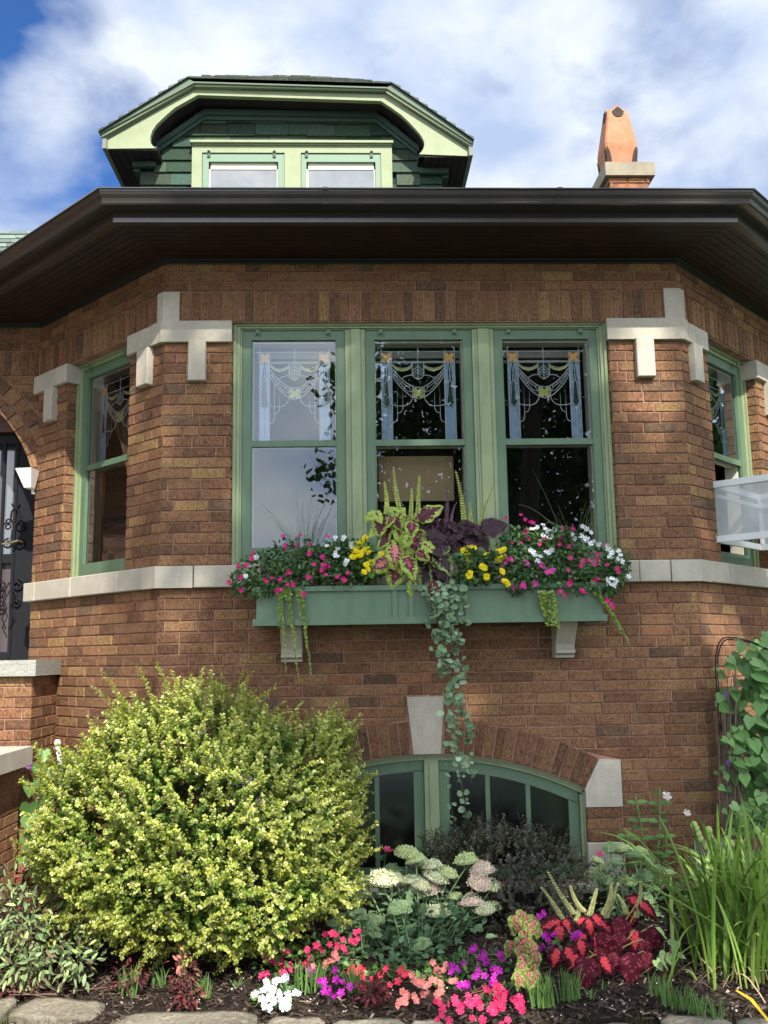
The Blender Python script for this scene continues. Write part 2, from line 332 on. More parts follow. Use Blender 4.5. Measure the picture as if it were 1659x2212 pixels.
# window reveals (returns of the brickwork)
def TJ(face, u, sgn):   # plane through (u) running inwards
    T = TF(face)
    def f(v):
        v = np.asarray(v, float).reshape(-1, 3); return T(np.stack([u+sgn*v[:, 1], -v[:, 0], v[:, 2]], 1))
    return f
def reveal(mb, face, u, sgn, z0, z1, n, depth=.16):
    T = TJ(face, u, sgn); h = (z1-z0)/n
    for k in range(n): brick(mb, T, 0.003, depth, 0.003, depth, z0+k*h, z0+(k+1)*h, 0, .02)
for fc, a, b in (('F', W1, W2), ('L', LU0, LU1), ('R', LU0, LU1)):
    reveal(mb, fc, a, 1, ZS, ZH, 23); reveal(mb, fc, b, -1, ZS, ZH, 23)
# entrance wall with its arch
AX, AZ, AR0, ARM, AR2 = -3.459, .547, 1.085, 1.19, 1.30
def ahole(z):
    if z < AZ: return (AX-AR0, -2.36)
    if z < AZ+AR2: d = math.sqrt(AR2**2-(z-AZ)**2); return (AX-d, AX+d)
    return None
courses(mb, 'A', -6.2, -2.383, -.7, 1.59, 34, hole=ahole)
soldiers(mb, 'A', -6.2, -2.39, 1.59, 1.79); courses(mb, 'A', -6.2, -2.383, 1.79, ZT, 3)
TA = TF('A')
ring(mb, AX, AZ, ARM, AR2, .0, math.pi, 34, TA, .004, 1.0); ring(mb, AX, AZ, AR0, ARM, .0, math.pi, 32, TA, .002, 1.0, .28)
# basement voussoirs, jamb bricks beside the window
TFf = TF('F')
aL = math.acos((BCX-.325)/BRO*1.0); kL0 = math.atan2(BRO, -.105); kR0 = math.atan2(BRO, .115)
aR = math.atan2(-1.218-BCZ, 1.493-BCX); aLl = math.pi-aR
ring(mb, BCX, BCZ, BRI, BRO, aR, math.atan2(2.28, .100), 15, TFf, .002, .82); ring(mb, BCX, BCZ, BRI, BRO, math.atan2(2.28, -.112), aLl, 15, TFf, .002, .82)
for k in range(3):
    h = (1.705-1.499)/3; z = -1.705+k*h
    for a, b in ((BX1-.015, BX1+.21), (BX0-.21, BX0+.015)): brick(mb, TFf, a, b, a, b, z, z+h, .001, col=bcol(.8))
# soldier band at the foot of the wall, right
soldiers(mb, 'F', BX1+.215, XR-.13, -1.937, -1.705, out=.006, tone=.9); soldiers(mb, 'R', .13, SEND, -1.937, -1.705, out=.006)
soldiers(mb, 'F', XL+.1, BX0-.215, -1.937, -1.705, out=.006)
FACES['AJ'] = ((AX-AR0, YA), (0, 1), (1, 0)); courses(mb, 'AJ', 0.003, .28, -.7, AZ, 18, L=.14)
FACES['AK'] = ((AX+AR0, YA), (0, 1), (-1, 0)); courses(mb, 'AK', 0.003, .28, -.7, AZ, 18, L=.14)
hpart(mb, 'brick_facing', M_BRICK)
# mortar backing sheets
mb = MB()
def back(face, u0, u1, z0, z1, d=.0085, th=.15):
    if z1 > 1 and z0 < 0: u0 += .008*(u0 in (W2, LU1)); u1 -= .008*(u1 in (W1, LU0))
    mb.box(u0, u1, -d-th, -d, z0, z1, T=TF(face))
back('F', XL, XR, -2.5, -1.93); back('F', XL, W1, ZSB, ZH); back('F', W2, XR, ZSB, ZH); back('F', XL, XR, ZH, 2.02)
back('F', XL, XR, BCZ+BRO-.02, ZSB); back('F', XL, BX0, -1.93, BCZ+BRO-.02); back('F', BX1, XR, -1.93, BCZ+BRO-.02)
# mortar above the arch window down to the intrados
def arcpts(r, x0, x1, n=24): return [(BCX+r*math.cos(t), BCZ+r*math.sin(t)) for t in np.linspace(math.acos((x1-BCX)/r), math.acos((x0-BCX)/r), n)]
ap = arcpts(BRI-.002, BX0, BX1)
mb.prism([(x, .006, z) for x, z in ap]+[(BX0, .006, BCZ+BRO-.02), (BX1, .006, BCZ+BRO-.02)], (0, .12, 0))
for fc in 'LR':
    back(fc, 0, SEND, -2.5, ZSB); back(fc, 0, LU0, ZSB, ZH); back(fc, LU1, SEND, ZSB, ZH); back(fc, 0, SEND, ZH, 2.02)
back('F', W1, W2, ZSB, -.002, .01); back('L', LU0, LU1, ZSB, -.002, .01); back('R', LU0, LU1, ZSB, -.002, .01)
an = np.linspace(0, math.pi, 40)
mb.prism([(AX+1.091*math.cos(t), YA+.0085, AZ+1.091*math.sin(t)) for t in an]+[(-4.6, YA+.0085, AZ), (-4.6, YA+.0085, 2.02), (-2.36, YA+.0085, 2.02), (-2.36, YA+.0085, AZ)], (0, .27, 0))
mb.box(-6.2, AX-AR0, YA+.006, YA+.28, -2.5, 2.02); mb.box(-2.374, -2.20, YA+.006, YA+.5, -2.4, 2.02)
hpart(mb, 'mortar', M_MORTAR)
# side and rear body
mb = MB(); EX = XR+SEND*S2
mb.box(EX-.2, EX, YA, 10, -2.4, 2.02); mb.box(-6.2, EX, 9.8, 10, -2.4, 2.02); mb.box(-6.2, -6.0, YA, 10, -2.4, 2.02)
hpart(mb, 'rear_wall', mat('rear_brick', (.27, .12, .075), rough=.9))
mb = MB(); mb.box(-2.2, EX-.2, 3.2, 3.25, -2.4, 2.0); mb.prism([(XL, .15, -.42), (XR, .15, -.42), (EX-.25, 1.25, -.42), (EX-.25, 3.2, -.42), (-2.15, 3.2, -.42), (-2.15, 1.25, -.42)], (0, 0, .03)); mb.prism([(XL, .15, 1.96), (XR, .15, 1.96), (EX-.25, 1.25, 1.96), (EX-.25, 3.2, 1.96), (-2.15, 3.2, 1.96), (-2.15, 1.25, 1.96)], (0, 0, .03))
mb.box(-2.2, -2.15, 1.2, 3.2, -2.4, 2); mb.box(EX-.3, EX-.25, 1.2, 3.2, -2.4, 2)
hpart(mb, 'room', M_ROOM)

# ------------------------------------------------------------------ limestone
def stone(pts_list, name='stone_block', label=None):
    mb = MB()
    for face, u0, u1, o0, o1, z0, z1 in pts_list: chamfer(mb, TF(face), u0, u1, o0, o1, z0, z1)
    return hpart(mb, name, M_STONE, label)
def chamfer(mb, T, u0, u1, o0, o1, z0, z1, c=.005, col=(1, 1, 1)):
    v = [(a, o0, b) for a, b in ((u0, z0), (u1, z0), (u1, z1), (u0, z1))]+[(a, o1-c, b) for a, b in ((u0, z0), (u1, z0), (u1, z1), (u0, z1))]
    v += [(a, o1, b) for a, b in ((u0+c, z0+c), (u1-c, z0+c), (u1-c, z1-c), (u0+c, z1-c))]
    mb.add(T(v), [(8, 9, 10, 11)]+[(4+i, 4+(i+1) % 4, 8+(i+1) % 4, 8+i) for i in range(4)]+[(i, (i+1) % 4, 4+(i+1) % 4, 4+i) for i in range(4)]+[(3, 2, 1, 0)], col)
def corner_stone(mb, side, uf, us, z0, z1, o=.03, inn=-.01):
    """bent stone wrapping the bay corner: uf along the front, us along the side"""
    k = o*math.tan(math.pi/8)
    if side == 'L': x0, sx, ux = XL, 1, -S2
    else: x0, sx, ux = XR, -1, S2
    nx = -S2 if side == 'L' else S2
    fr = [(x0+sx*uf, -o), (x0-sx*k, -o), (x0+us*ux+nx*o, us*S2-S2*o)]
    bk = [(x0+us*ux+nx*inn, us*S2-S2*inn), (x0-sx*0, -inn), (x0+sx*uf, -inn)]
    pts = [(x, y, z0) for x, y in fr+bk]; mb.prism(pts, (0, 0, z1-z0))
# corner T pieces
mb = MB(); corner_stone(mb, 'L', .10, .062, 1.582, 1.785, .012); hpart(mb, 'corner_block', M_STONE)
mb = MB(); corner_stone(mb, 'R', .10, .062, 1.582, 1.80, .012); hpart(mb, 'corner_block', M_STONE)
mb = MB(); corner_stone(mb, 'L', XL*0+.44, .10, 1.441, 1.581, .03); hpart(mb, 'lintel_stone', M_STONE)
mb = MB(); corner_stone(mb, 'R', .495, .05, 1.446, 1.588, .03); hpart(mb, 'lintel_stone', M_STONE)
stone([('L', .105, .392, -.01, .03, 1.441, 1.579)], 'lintel_stone'); stone([('R', .054, .36, -.01, .03, 1.446, 1.580)], 'lintel_stone')
stone([('F', -1.035, -.923, -.01, .045, 1.180, 1.446)], 'bracket_stone'); stone([('F', 1.862, 1.980, -.01, .045, 1.190, 1.452)], 'bracket_stone')
stone([('L', .115, .245, -.01, .045, 1.189, 1.437)], 'bracket_stone'); stone([('R', .10, .225, -.01, .045, 1.190, 1.442)], 'bracket_stone')
for fc in 'LR':
    stone([(fc, LU1-.03, SEND+.03, -.14, .03, 1.441, 1.579)], 'lintel_stone'); stone([(fc, 1.38, 1.505, -.01, .045, 1.187, 1.446)], 'bracket_stone')
# sill band: blocks with fine joints
def band(face, cuts, z0, z1, o):
    for a, b in zip(cuts[:-1], cuts[1:]): stone([(face, a+.0015, b-.0015, -.04, o, z0, z1)], 'sill_stone')
band('F', [-.98, -.60, 0, .6, 1.2, 1.72, 1.80, 2.0], ZSB, -.003, .04)
for sd, uf in (('L', .215), ('R', .17)):
    mb = MB(); corner_stone(mb, sd, uf, .125, ZSB, -.003, .04, -.04); hpart(mb, 'sill_stone', M_STONE)
band('L', [.128, .42, 1.02, 1.54, SEND+.04], ZSB, -.003, .04); band('R', [.128, .42, 1.02, SEND+.04], ZSB, -.003, .04)
# basement stones
mb = MB(); mb.prism([(.325, -.008, -.824), (.553, -.008, -.824), (.525, -.008, BCZ+BRI), (.360, -.008, BCZ+BRI)], (0, .03, 0)); hpart(mb, 'keystone', M_STONE)
for s in (1, -1):
    mb = MB(); mb.prism([(BCX+s*dx, -.006, z) for dx, z in ((BX1-.013-BCX, -1.499), (BX1-.013-BCX, -1.385), (1.493-BCX, -1.219), (1.626-BCX, -1.222), (1.626-BCX, -1.499))], (0, .03, 0)); hpart(mb, 'skewback_stone', M_STONE)
    a, b = sorted((BCX+s*(BX1-.015-BCX), BCX+s*(1.626-BCX)))
    stone([('F', a, b, -.02, .008, -1.937, -1.706)], 'jamb_stone')
mb = MB(); corner_stone(mb, 'R', .125, .125, -1.937, -1.706, .01); hpart(mb, 'corner_block', M_STONE)
stone([('F', BX0-.05, BX1+.28, -.02, .06, -2.02, -1.938)], 'basement_sill')
# console brackets under the flower box
def console(x0, x1):
    mb = MB(); prof = [(0, -.365), (.21, -.365), (.215, -.395), (.19, -.42), (.15, -.47), (.11, -.52), (.10, -.545), (.12, -.553), (.12, -.572), (.09, -.585), (.085, -.60), (0, -.60)]
    mb.prism([(x0, -o, z) for o, z in prof], (x1-x0, 0, 0)); hpart(mb, 'console_bracket', M_STONE)
console(-.435, -.31); console(1.235, 1.352)

# ------------------------------------------------------------------ windows
def frame(mb, T, u0, u1, z0, z1, w, o0, o1, wt=None, wb=None):
    wt = w if wt is None else wt; wb = w if wb is None else wb
    mb.box(u0, u0+w, o0, o1, z0, z1, T=T); mb.box(u1-w, u1, o0, o1, z0, z1, T=T)
    if wt: mb.box(u0+w, u1-w, o0, o1, z1-wt, z1, T=T)
    if wb: mb.box(u0+w, u1-w, o0, o1, z0, z0+wb, T=T)
def hanger(T, u, z, parent):
    mb = MB()
    mb.box(u-.012, u+.012, -.066, -.055, z-.03, z+.012, T=T); mb.box(u-.018, u-.010, -.064, -.058, z-.04, z-.012, T=T); mb.box(u+.008, u+.015, -.064, -.058, z-.045, z-.01, T=T)
    c = T([(u, -.05, z+.012)])[0]; ph = np.linspace(0, 2*math.pi, 7)
    mb.tube([c+np.array([.009*math.cos(a), 0, .009*math.sin(a)]) for a in ph], .0035, 5)
    o = mb.build('hanger', M_GREEN, parent)
def leaded(T, u0, u1, z0, z1, parent, o=-.135, simple=False):
    """the art glass of the upper sash, drawn as came and coloured pieces"""
    w, h = u1-u0, z1-z0
    def P(x, y, d=0): return (u0+(x-150)/1356*w, o+d, z1-(y-230)/1570*h)
    cl, bl, am, ye, dk = MB(), MB(), MB(), MB(), MB()
    def ln(pts, r=.0032, mir=True):
        for m_ in ((0, 1) if mir else (0,)):
            q = [(1656-x if m_ else x, y) for x, y in pts]; cl.tube(T([P(x, y, .004) for x, y in q]), r, 5)
    def pg(mbx, pts, mir=True, d=0):
        for m_ in ((0, 1) if mir else (0,)):
            q = [(1656-x if m_ else x, y) for x, y in pts]; V = T([P(x, y, d) for x, y in q]+[P(x, y, d-.003) for x, y in q]); n = len(q)
            mbx.add(V, [tuple(range(n)), tuple(range(n, 2*n))[::-1]]+[(i, (i+1) % n, n+(i+1) % n, n+i) for i in range(n)])
    ln([(150, 335), (1506, 335)], mir=False); ln([(240, 505), (1416, 505)], mir=False)
    ln([(240, 270), (240, 1800)]); ln([(407, 345), (407, 1800)]); ln([(828, 270), (828, 780)], mir=False)
    pg(bl, [(243, 515), (300, 515), (262, 1130), (318, 1215), (243, 1170)]); pg(bl, [(345, 515), (404, 515), (404, 1170), (322, 1215), (378, 1130), (350, 850)])
    pg(bl, [(243, 1175), (320, 1222), (404, 1175), (404, 1800), (243, 1800)]); ln([(323, 1215), (323, 1800)], .0022)
    pg(dk, [(303, 515), (342, 515), (347, 850), (372, 1130), (320, 1210), (268, 1130), (298, 850)], d=-.002)
    ln([(243, 860), (290, 830), (323, 790), (360, 835), (404, 855)], .0025); ln([(243, 1165), (280, 1170), (320, 1217), (365, 1165), (404, 1165)], .0028); ln([(300, 515), (345, 850), (372, 1130)], .002); ln([(343, 515), (297, 850), (268, 1130)], .002)
    pg(am, [(250, 352), (300, 352), (325, 385), (350, 352), (400, 352), (400, 400), (372, 425), (400, 452), (400, 498), (350, 498), (325, 465), (300, 498), (250, 498), (250, 452), (278, 425), (250, 400)])
    pg(ye, [(412, 530), (480, 578), (570, 600), (650, 588), (725, 548), (725, 580), (660, 622), (570, 642), (470, 605), (412, 548)]); ln([(410, 525), (480, 574), (570, 596), (650, 584), (728, 545)], .0018); ln([(410, 550), (470, 610), (570, 647), (660, 627), (728, 585)], .0018)
    pg(dk, [(740, 512), (828, 512), (828, 770), (775, 750), (740, 690)], d=-.002)
    ln([(735, 508), (735, 690), (760, 740), (828, 780)]); ln([(735, 640), (828, 560)], .0026); ln([(735, 690), (828, 610)], .0026); ln([(745, 725), (828, 655)], .002)
    ln([(570, 755), (630, 720), (690, 708), (735, 708)])
    ln([(407, 595), (480, 680), (560, 765), (640, 830), (700, 870), (760, 895), (828, 903)]); ln([(407, 640), (480, 725), (560, 815), (640, 875), (695, 905)], .0026)
    ln([(407, 690), (460, 790), (530, 880), (620, 970), (690, 1025), (735, 1050), (828, 1080)]); ln([(440, 690), (500, 790), (570, 870), (645, 955), (735, 972)], .0024)
    ln([(407, 690), (445, 700), (470, 672)], .002); ln([(520, 850), (560, 835), (575, 800)], .002); ln([(690, 870), (685, 920), (735, 972)], .002)
    pg(ye, [(735, 903), (790, 903), (828, 945), (828, 1035), (800, 1064), (735, 1055), (735, 1010), (760, 980), (735, 950)])
    ln([(735, 900), (735, 1050)])
    ln([(370, 1160), (480, 1186), (590, 1192), (670, 1165), (715, 1110), (735, 1060)]); ln([(488, 830), (488, 1370), (470, 1425), (407, 1455)], .0026); ln([(575, 930), (575, 1230), (550, 1280), (490, 1305)], .0026)
    g = cl.build('leaded_glass', M_LEAD, parent)
    for m_, mm, nm in ((bl, M_BLUEG, 'blue_glass'), (am, M_AMBER, 'amber_glass'), (ye, M_YELG, 'yellow_glass'), (dk, M_DKG, 'dark_glass')): o_ = m_.build(nm, mm, parent)
def window(face, u0, u1, z0, z1, zm, stile=.057, top=.065, bot=.095, o=-.07, win=None, has_glass=True, lower_open=False):
    T = TF(face)
    w = bpy.data.objects.new('window', None); COL.objects.link(w); w.parent = house
    mb = MB(); frame(mb, T, u0, u1, z0, z1, stile, o-.035, o, top, bot); mb.box(u0+stile, u1-stile, o-.035, o-.004, zm-.02, zm+.02, T=T)
    mb.box(u0+stile, u0+stile+.006, o-.02, o-.008, z0+bot, z1-top, T=T); mb.box(u1-stile-.006, u1-stile, o-.02, o-.008, z0+bot, z1-top, T=T)
    mb.build('storm_sash', M_GREEN, w)
    ui, uj = u0+stile, u1-stile
    for a, b in ((z0+bot, zm-.02), (zm+.02, z1-top)):
        if lower_open and a < zm-.1: continue
        mb = MB(); mb.add(T([(ui, o-.02, a), (uj, o-.02, a), (uj, o-.02, b), (ui, o-.02, b)]), [(3, 2, 1, 0) if face == 'L' else (0, 1, 2, 3)]); mb.build('pane', M_PANE if face == 'F' else M_PANES, w)
    mb = MB(); frame(mb, T, ui-.006, uj+.006, z0+bot*.6, z1-top+.006, .016, o-.13, o-.036, .02, .02)
    mb.box(ui, uj, o-.10, o-.066, zm-.022, zm-.002, T=T); mb.build('inner_sash', M_CREAM, w)
    leaded(T, ui+.012, uj-.012, zm+.0, z1-top-.012, w, o-.085)
    for u in (u0+.12*(u1-u0)+.02, u1-.16*(u1-u0)): hanger(T, u, z1+.004, w)
    return w
Z0, Z1 = .021, 1.548
cas = MB(); T = TF('F')
for o0, o1, w_, d_ in ((-.10, -.030, .020, 0), (-.10, -.044, .022, .020), (-.10, -.058, .012, .042)):
    frame(cas, T, W1+.002+d_, W2-.002-d_, ZS, ZH-d_*.6, w_, o0, o1, w_*.62, 0)
cas.box(W1+.05, W2-.05, -.10, -.05, ZS-.001, .022, T=T)
hpart(cas, 'window_casing', M_SAGE)
for a, b in ((-.031, .098), (.803, .943)):
    mu = MB(); mu.box(a, b, -.10, -.058, .02, 1.553, T=T); mu.box(a+.022, a+.030, -.058, -.051, .02, 1.55, T=T); mu.box(a+.038, b-.03, -.058, -.049, .02, 1.55, T=T); mu.box(b-.020, b-.010, -.058, -.053, .02, 1.55, T=T)
    hpart(mu, 'mullion', M_SAGE)
for a, b in ((-.701, -.033), (.100, .801), (.945, 1.636)): window('F', a, b, Z0, Z1, .79)
for fc in 'LR':
    T = TF(fc); cas = MB()
    for o0, o1, w_, d_ in ((-.14, -.075, .025, 0), (-.14, -.09, .03, .025)): frame(cas, T, LU0+.002+d_, LU1-.002-d_, ZS, ZH-d_*.8, w_, o0, o1, w_*.8, 0)
    hpart(cas, 'window_casing', M_SAGE)
    window(fc, LU0+.057, LU1-.057, .005, 1.535, .80 if fc == 'L' else .79, o=-.105, bot=.10, lower_open=(fc == 'R'))
# things just inside the glass
mb = MB(); P = at(817, 987, .28); Q = at(981, 1082, .28); mb.box(P[0], Q[0], .27, .29, Q[2], P[2]); o = tag(mb.build('cardboard_sheet', M_WALLIN), 'plain brown board leaning behind the lower middle bay pane', 'board')
mb = MB(); mb.box(-.62, 1.56, .24, .27, 1.41, 1.46); mb.box(-.62, 1.56, .22, .25, 1.37, 1.385); tag(mb.build('roller_blind', mat('blind_fabric', (.42, .42, .40), rough=.8)), 'rolled up pale blind across the top of the bay windows', 'blind')
T = TF('L'); mb = MB(); mb.box(LU0+.1, LU1-.25, -.32, -.30, .1, 1.2, T=T)
mb2 = MB(); mb2.box(LU1-.19, LU1-.15, -.22, -.20, .08, .78, T=T); hpart(mb2, 'inner_jamb', M_WOODIN)

# ------------------------------------------------------------------ basement window
bw = bpy.data.objects.new('basement_window', None); COL.objects.link(bw); bw.parent = house
def arcband(mb, r0, r1, x0, x1, y0, y1, n=24):
    for i in range(n):
        a, b = x0+(x1-x0)*i/n, x0+(x1-x0)*(i+1)/n
        f = lambda r, x: BCZ+math.sqrt(max(0, r*r-(x-BCX)**2))
        q = [(a, f(r0, a)), (b, f(r0, b)), (b, f(r1, b)), (a, f(r1, a))]
        v = [(x, y, z) for y in (y0, y1) for x, z in q]; mb.add(v, [(0, 1, 2, 3), (4, 7, 6, 5), (0, 4, 5, 1), (3, 2, 6, 7), (0, 3, 7, 4), (1, 5, 6, 2)])
def arcpost(mb, x0, x1, y0, y1, zb, r):
    f = lambda x: BCZ+math.sqrt(r*r-(x-BCX)**2)
    mb.prism([(x0, y0, zb), (x1, y0, zb), (x1, y0, f(x1)), (x0, y0, f(x0))], (0, y1-y0, 0))
mb = MB()
for d, w_, y0 in ((0, .02, .035), (.02, .018, .048)):
    arcband(mb, BRI-.002-d-w_, BRI-.002-d, BX0+d, BX1-d, y0, .11); arcpost(mb, BX0+d, BX0+d+w_, y0, .11, -1.93, BRI-.01-d-w_); arcpost(mb, BX1-d-w_, BX1-d, y0, .11, -1.93, BRI-.01-d-w_)
mb.build('basement_frame', M_SAGE, bw)
m0, m1 = at(918, 1750, .06)[0], at(949, 1750, .06)[0]
mb = MB(); arcpost(mb, m0, m1, .045, .11, -1.93, BRI-.03); arcpost(mb, m0+.03, m1-.022, .038, .045, -1.93, BRI-.05); mb.build('basement_mullion', M_SAGE, bw)
def casement(x0, x1, muns):
    mb = MB(); rt = BRI-.042; sw = .062
    arcband(mb, rt-.066, rt, x0, x1, .066, .10); arcpost(mb, x0, x0+sw, .066, .10, -1.92, rt-.066+.004); arcpost(mb, x1-sw, x1, .066, .10, -1.92, rt-.066+.004)
    mb.box(x0+sw, x1-sw, .066, .10, -1.92, -1.84)
    for m in muns: arcpost(mb, m-.014, m+.014, .072, .10, -1.84, rt-.06)
    mb.build('casement', M_GREEN, bw)
    mb = MB(); ap = [(x, .086, BCZ+math.sqrt((rt-.03)**2-(x-BCX)**2)) for x in np.linspace(x1-.03, x0+.03, 14)]
    mb.add(ap+[(x0+.03, .086, -1.86), (x1-.03, .086, -1.86)], [tuple(range(16))]); mb.build('pane', M_PANE2, bw)
g = lambda px: at(px, 1750, .07)[0]
casement(m1+.003, BX1-.042, [g(1055), g(1142)]); casement(BX0+.042, m0-.003, [g(815), 2*BCX-g(1142)])
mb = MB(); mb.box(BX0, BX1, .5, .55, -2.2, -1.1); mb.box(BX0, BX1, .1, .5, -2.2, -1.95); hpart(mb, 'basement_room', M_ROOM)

# ------------------------------------------------------------------ eaves, gutter, roof
PATH = [(-6.2, YA), (-2.383, YA), (XL, 0), (XR, 0), (EX, YA), (EX, 9.9)]
def offs(o):
    P = [np.array(p, float) for p in PATH]; ns = []
    for a, b in zip(P[:-1], P[1:]):
        d = (b-a)/np.linalg.norm(b-a); ns.append(np.array([d[1], -d[0]]))
    out = [P[0]+ns[0]*o]
    for i in range(1, len(P)-1):
        n1, n2 = ns[i-1], ns[i]; out.append(P[i]+(n1+n2)*o/(1+n1@n2))
    out.append(P[-1]+ns[-1]*o); return out
def sweep(prof, closed=True):
    mb = MB(); m = len(prof); rows = [offs(o) for o, z in prof]
    V = [(rows[j][i][0], rows[j][i][1], prof[j][1]) for i in range(len(PATH)) for j in range(m)]
    F = [(i*m+j, i*m+(j+1) % m, (i+1)*m+(j+1) % m, (i+1)*m+j) for i in range(len(PATH)-1) for j in range(m if closed else m-1)]
    mb.add(V, F); return mb
hpart(sweep([(.50, 2.164), (.50, 2.09), (.598, 2.088), (.609, 2.091), (.612, 2.099), (.606, 2.106), (.612, 2.122), (.626, 2.140), (.633, 2.158), (.634, 2.166), (.646, 2.168), (.646, 2.174), (.628, 2.174), (.625, 2.15), (.60, 2.11), (.51, 2.11), (.51, 2.164)]), 'gutter', M_GUT)
for gx in (-.15, 1.25):
    mb = MB(); pr_ = [(.606, 2.084), (.613, 2.088), (.616, 2.099), (.610, 2.107), (.616, 2.121), (.630, 2.139), (.637, 2.157), (.649, 2.166), (.649, 2.177), (.625, 2.177), (.60, 2.11)]
    mb.prism([(gx, -o, z) for o, z in pr_], (.028, 0, 0)); hpart(mb, 'gutter_joint', M_GUT)
hpart(sweep([(.46, 2.14), (.46, 2.024), (.508, 2.022), (.509, 2.05), (.502, 2.06), (.498, 2.14)]), 'fascia', M_GUT)
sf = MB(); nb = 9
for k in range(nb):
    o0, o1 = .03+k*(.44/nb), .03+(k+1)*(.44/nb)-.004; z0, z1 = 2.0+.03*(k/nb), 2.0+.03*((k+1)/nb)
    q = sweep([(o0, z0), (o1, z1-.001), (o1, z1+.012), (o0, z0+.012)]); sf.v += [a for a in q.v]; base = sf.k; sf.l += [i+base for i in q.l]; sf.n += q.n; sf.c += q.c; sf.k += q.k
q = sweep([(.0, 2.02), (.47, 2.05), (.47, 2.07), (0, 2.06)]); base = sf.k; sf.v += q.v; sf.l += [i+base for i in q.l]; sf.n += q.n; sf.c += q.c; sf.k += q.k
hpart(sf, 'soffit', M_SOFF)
hpart(sweep([(-.03, 1.975), (.008, 1.975), (.012, 1.985), (.028, 1.990), (.032, 2.0), (.045, 2.004), (.045, 2.018), (-.03, 2.018)]), 'crown_moulding', mat('black_green_paint', (.010, .012, .012), rough=.5))
mb = MB(); e = offs(.60); apex = np.array([.6, 5.6]); r0 = [(p[0], p[1], 2.168) for p in e]
rs = (.38*5.6)+2.16
Vv = r0+[(-6.2, 5.6, rs), (.6-1.2, 5.6, rs), (EX-3.6, 5.6, rs), (-6.2, 10.4, 2.168), (EX+.6, 10.4, 2.168)]
mb.add(Vv, [(0, 1, 6), (1, 7, 6), (1, 2, 7), (2, 3, 8, 7), (3, 4, 8), (4, 5, 10, 8), (6, 7, 8, 10, 9)], (.05, .065, .055)); hpart(mb, 'roof', M_ROOF)
# entrance roof seen over the left gutter
def shingle_rows(mb, A, B, Cc, D, rows, w=.16, base=(.13, .17, .14), th=.012):
    """A,B bottom left/right ; D,C top left/right"""
    A, B, Cc, D = [np.array(q, float) for q in (A, B, Cc, D)]; n = np.cross(B-A, D-A); n /= np.linalg.norm(n)
    if n[1] > 0 or (abs(n[1]) < 1e-6 and n[2] < 0): n = -n
    for r in range(rows):
        t0, t1 = r/rows, min(1.0, (r+1.15)/rows)
        L0, R0_ = A+(D-A)*t0, B+(Cc-B)*t0; L1, R1 = A+(D-A)*t1, B+(Cc-B)*t1; ln = np.linalg.norm(R0_-L0); s = -rng.uniform(0, w)
        while s < ln:
            e_ = s+w*rng.uniform(.7, 1.4); a, b = max(0, s)/ln, min(ln, e_-.004)/ln
            if b > a+.01:
                q = [L0+(R0_-L0)*a, L0+(R0_-L0)*b, L1+(R1-L1)*b, L1+(R1-L1)*a]; lift = th*rng.uniform(.7, 1.6)
                v = q+[q[0]+n*lift, q[1]+n*lift, q[2]+n*.002, q[3]+n*.002]
                mb.add(v, [(4, 5, 6, 7), (0, 1, 5, 4), (1, 2, 6, 5), (0, 4, 7, 3)], np.array(base)*rng.uniform(.6, 1.35))
            s = e_
mb = MB(); mb.add([(-7, 1.4, 2.2), (-2.3, 1.4, 2.2), (-3.12, 3, 3.62), (-7, 3, 3.62), (-3.12, 6, 3.62), (-7, 6, 3.62), (-2.3, 6, 2.2)], [(0, 1, 2, 3), (3, 2, 4, 5), (1, 6, 4, 2)], (.1, .13, .11))
shingle_rows(mb, (-7, 1.4, 2.21), (-2.3, 1.4, 2.21), (-3.12, 3, 3.63), (-7, 3, 3.63), 16, base=(.17, .22, .19)); hpart(mb, 'entrance_roof', M_ROOF)

# ------------------------------------------------------------------ dormer
dm = bpy.data.objects.new('dormer', None); COL.objects.link(dm); dm.parent = house
YB, YD = .60, .81
def poly(mb, pts, Y, th, col=(1, 1, 1)): mb.prism([at(x, y, Y) for x, y in pts], (0, th, 0), col)
mb = MB()
curlL = [(427, 205), (402, 219), (377, 233), (362, 246), (348, 259), (337, 270), (329, 282), (325, 294), (324, 302), (326, 309), (330, 315), (337, 320)]
curlR = [(823, 218), (846, 233), (868, 249), (884, 264), (897, 278), (906, 288), (912, 297), (916, 305), (917, 312), (915, 320), (911, 327), (905, 333)]
poly(mb, [(422, 189)]+[(224, 303), (223, 313), (232, 321)]+curlL[::-1], YB, .04)
poly(mb, [(422, 189), (427, 205), (823, 218), (833, 201)], YB, .04)
poly(mb, [(833, 201)]+curlR+[(1015, 337), (1016, 322)], YB, .04)
mb.build('bargeboard', M_LTGREEN, dm)
mb = MB(); poly(mb, [(217, 288), (419, 179), (421, 184), (219, 296)], YB-.035, .035); poly(mb, [(419, 180), (836, 192), (834, 196), (421, 186)], YB-.035, .035); poly(mb, [(836, 193), (1019, 309), (1018, 316), (834, 199)], YB-.035, .035); mb.build('barge_moulding', M_LTGREEN, dm)
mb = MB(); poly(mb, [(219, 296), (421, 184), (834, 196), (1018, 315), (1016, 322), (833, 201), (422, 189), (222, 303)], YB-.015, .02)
poly(mb, [(213, 286), (406, 170), (418, 176), (838, 188), (846, 182), (1023, 305), (1019, 309), (836, 191), (419, 179), (216, 289)], YB-.05, .06); mb.build('barge_dark_strip', mat('grey_green_trim', (.10, .14, .10), rough=.6), dm)  # grey green strip under the moulding, and the roof edge
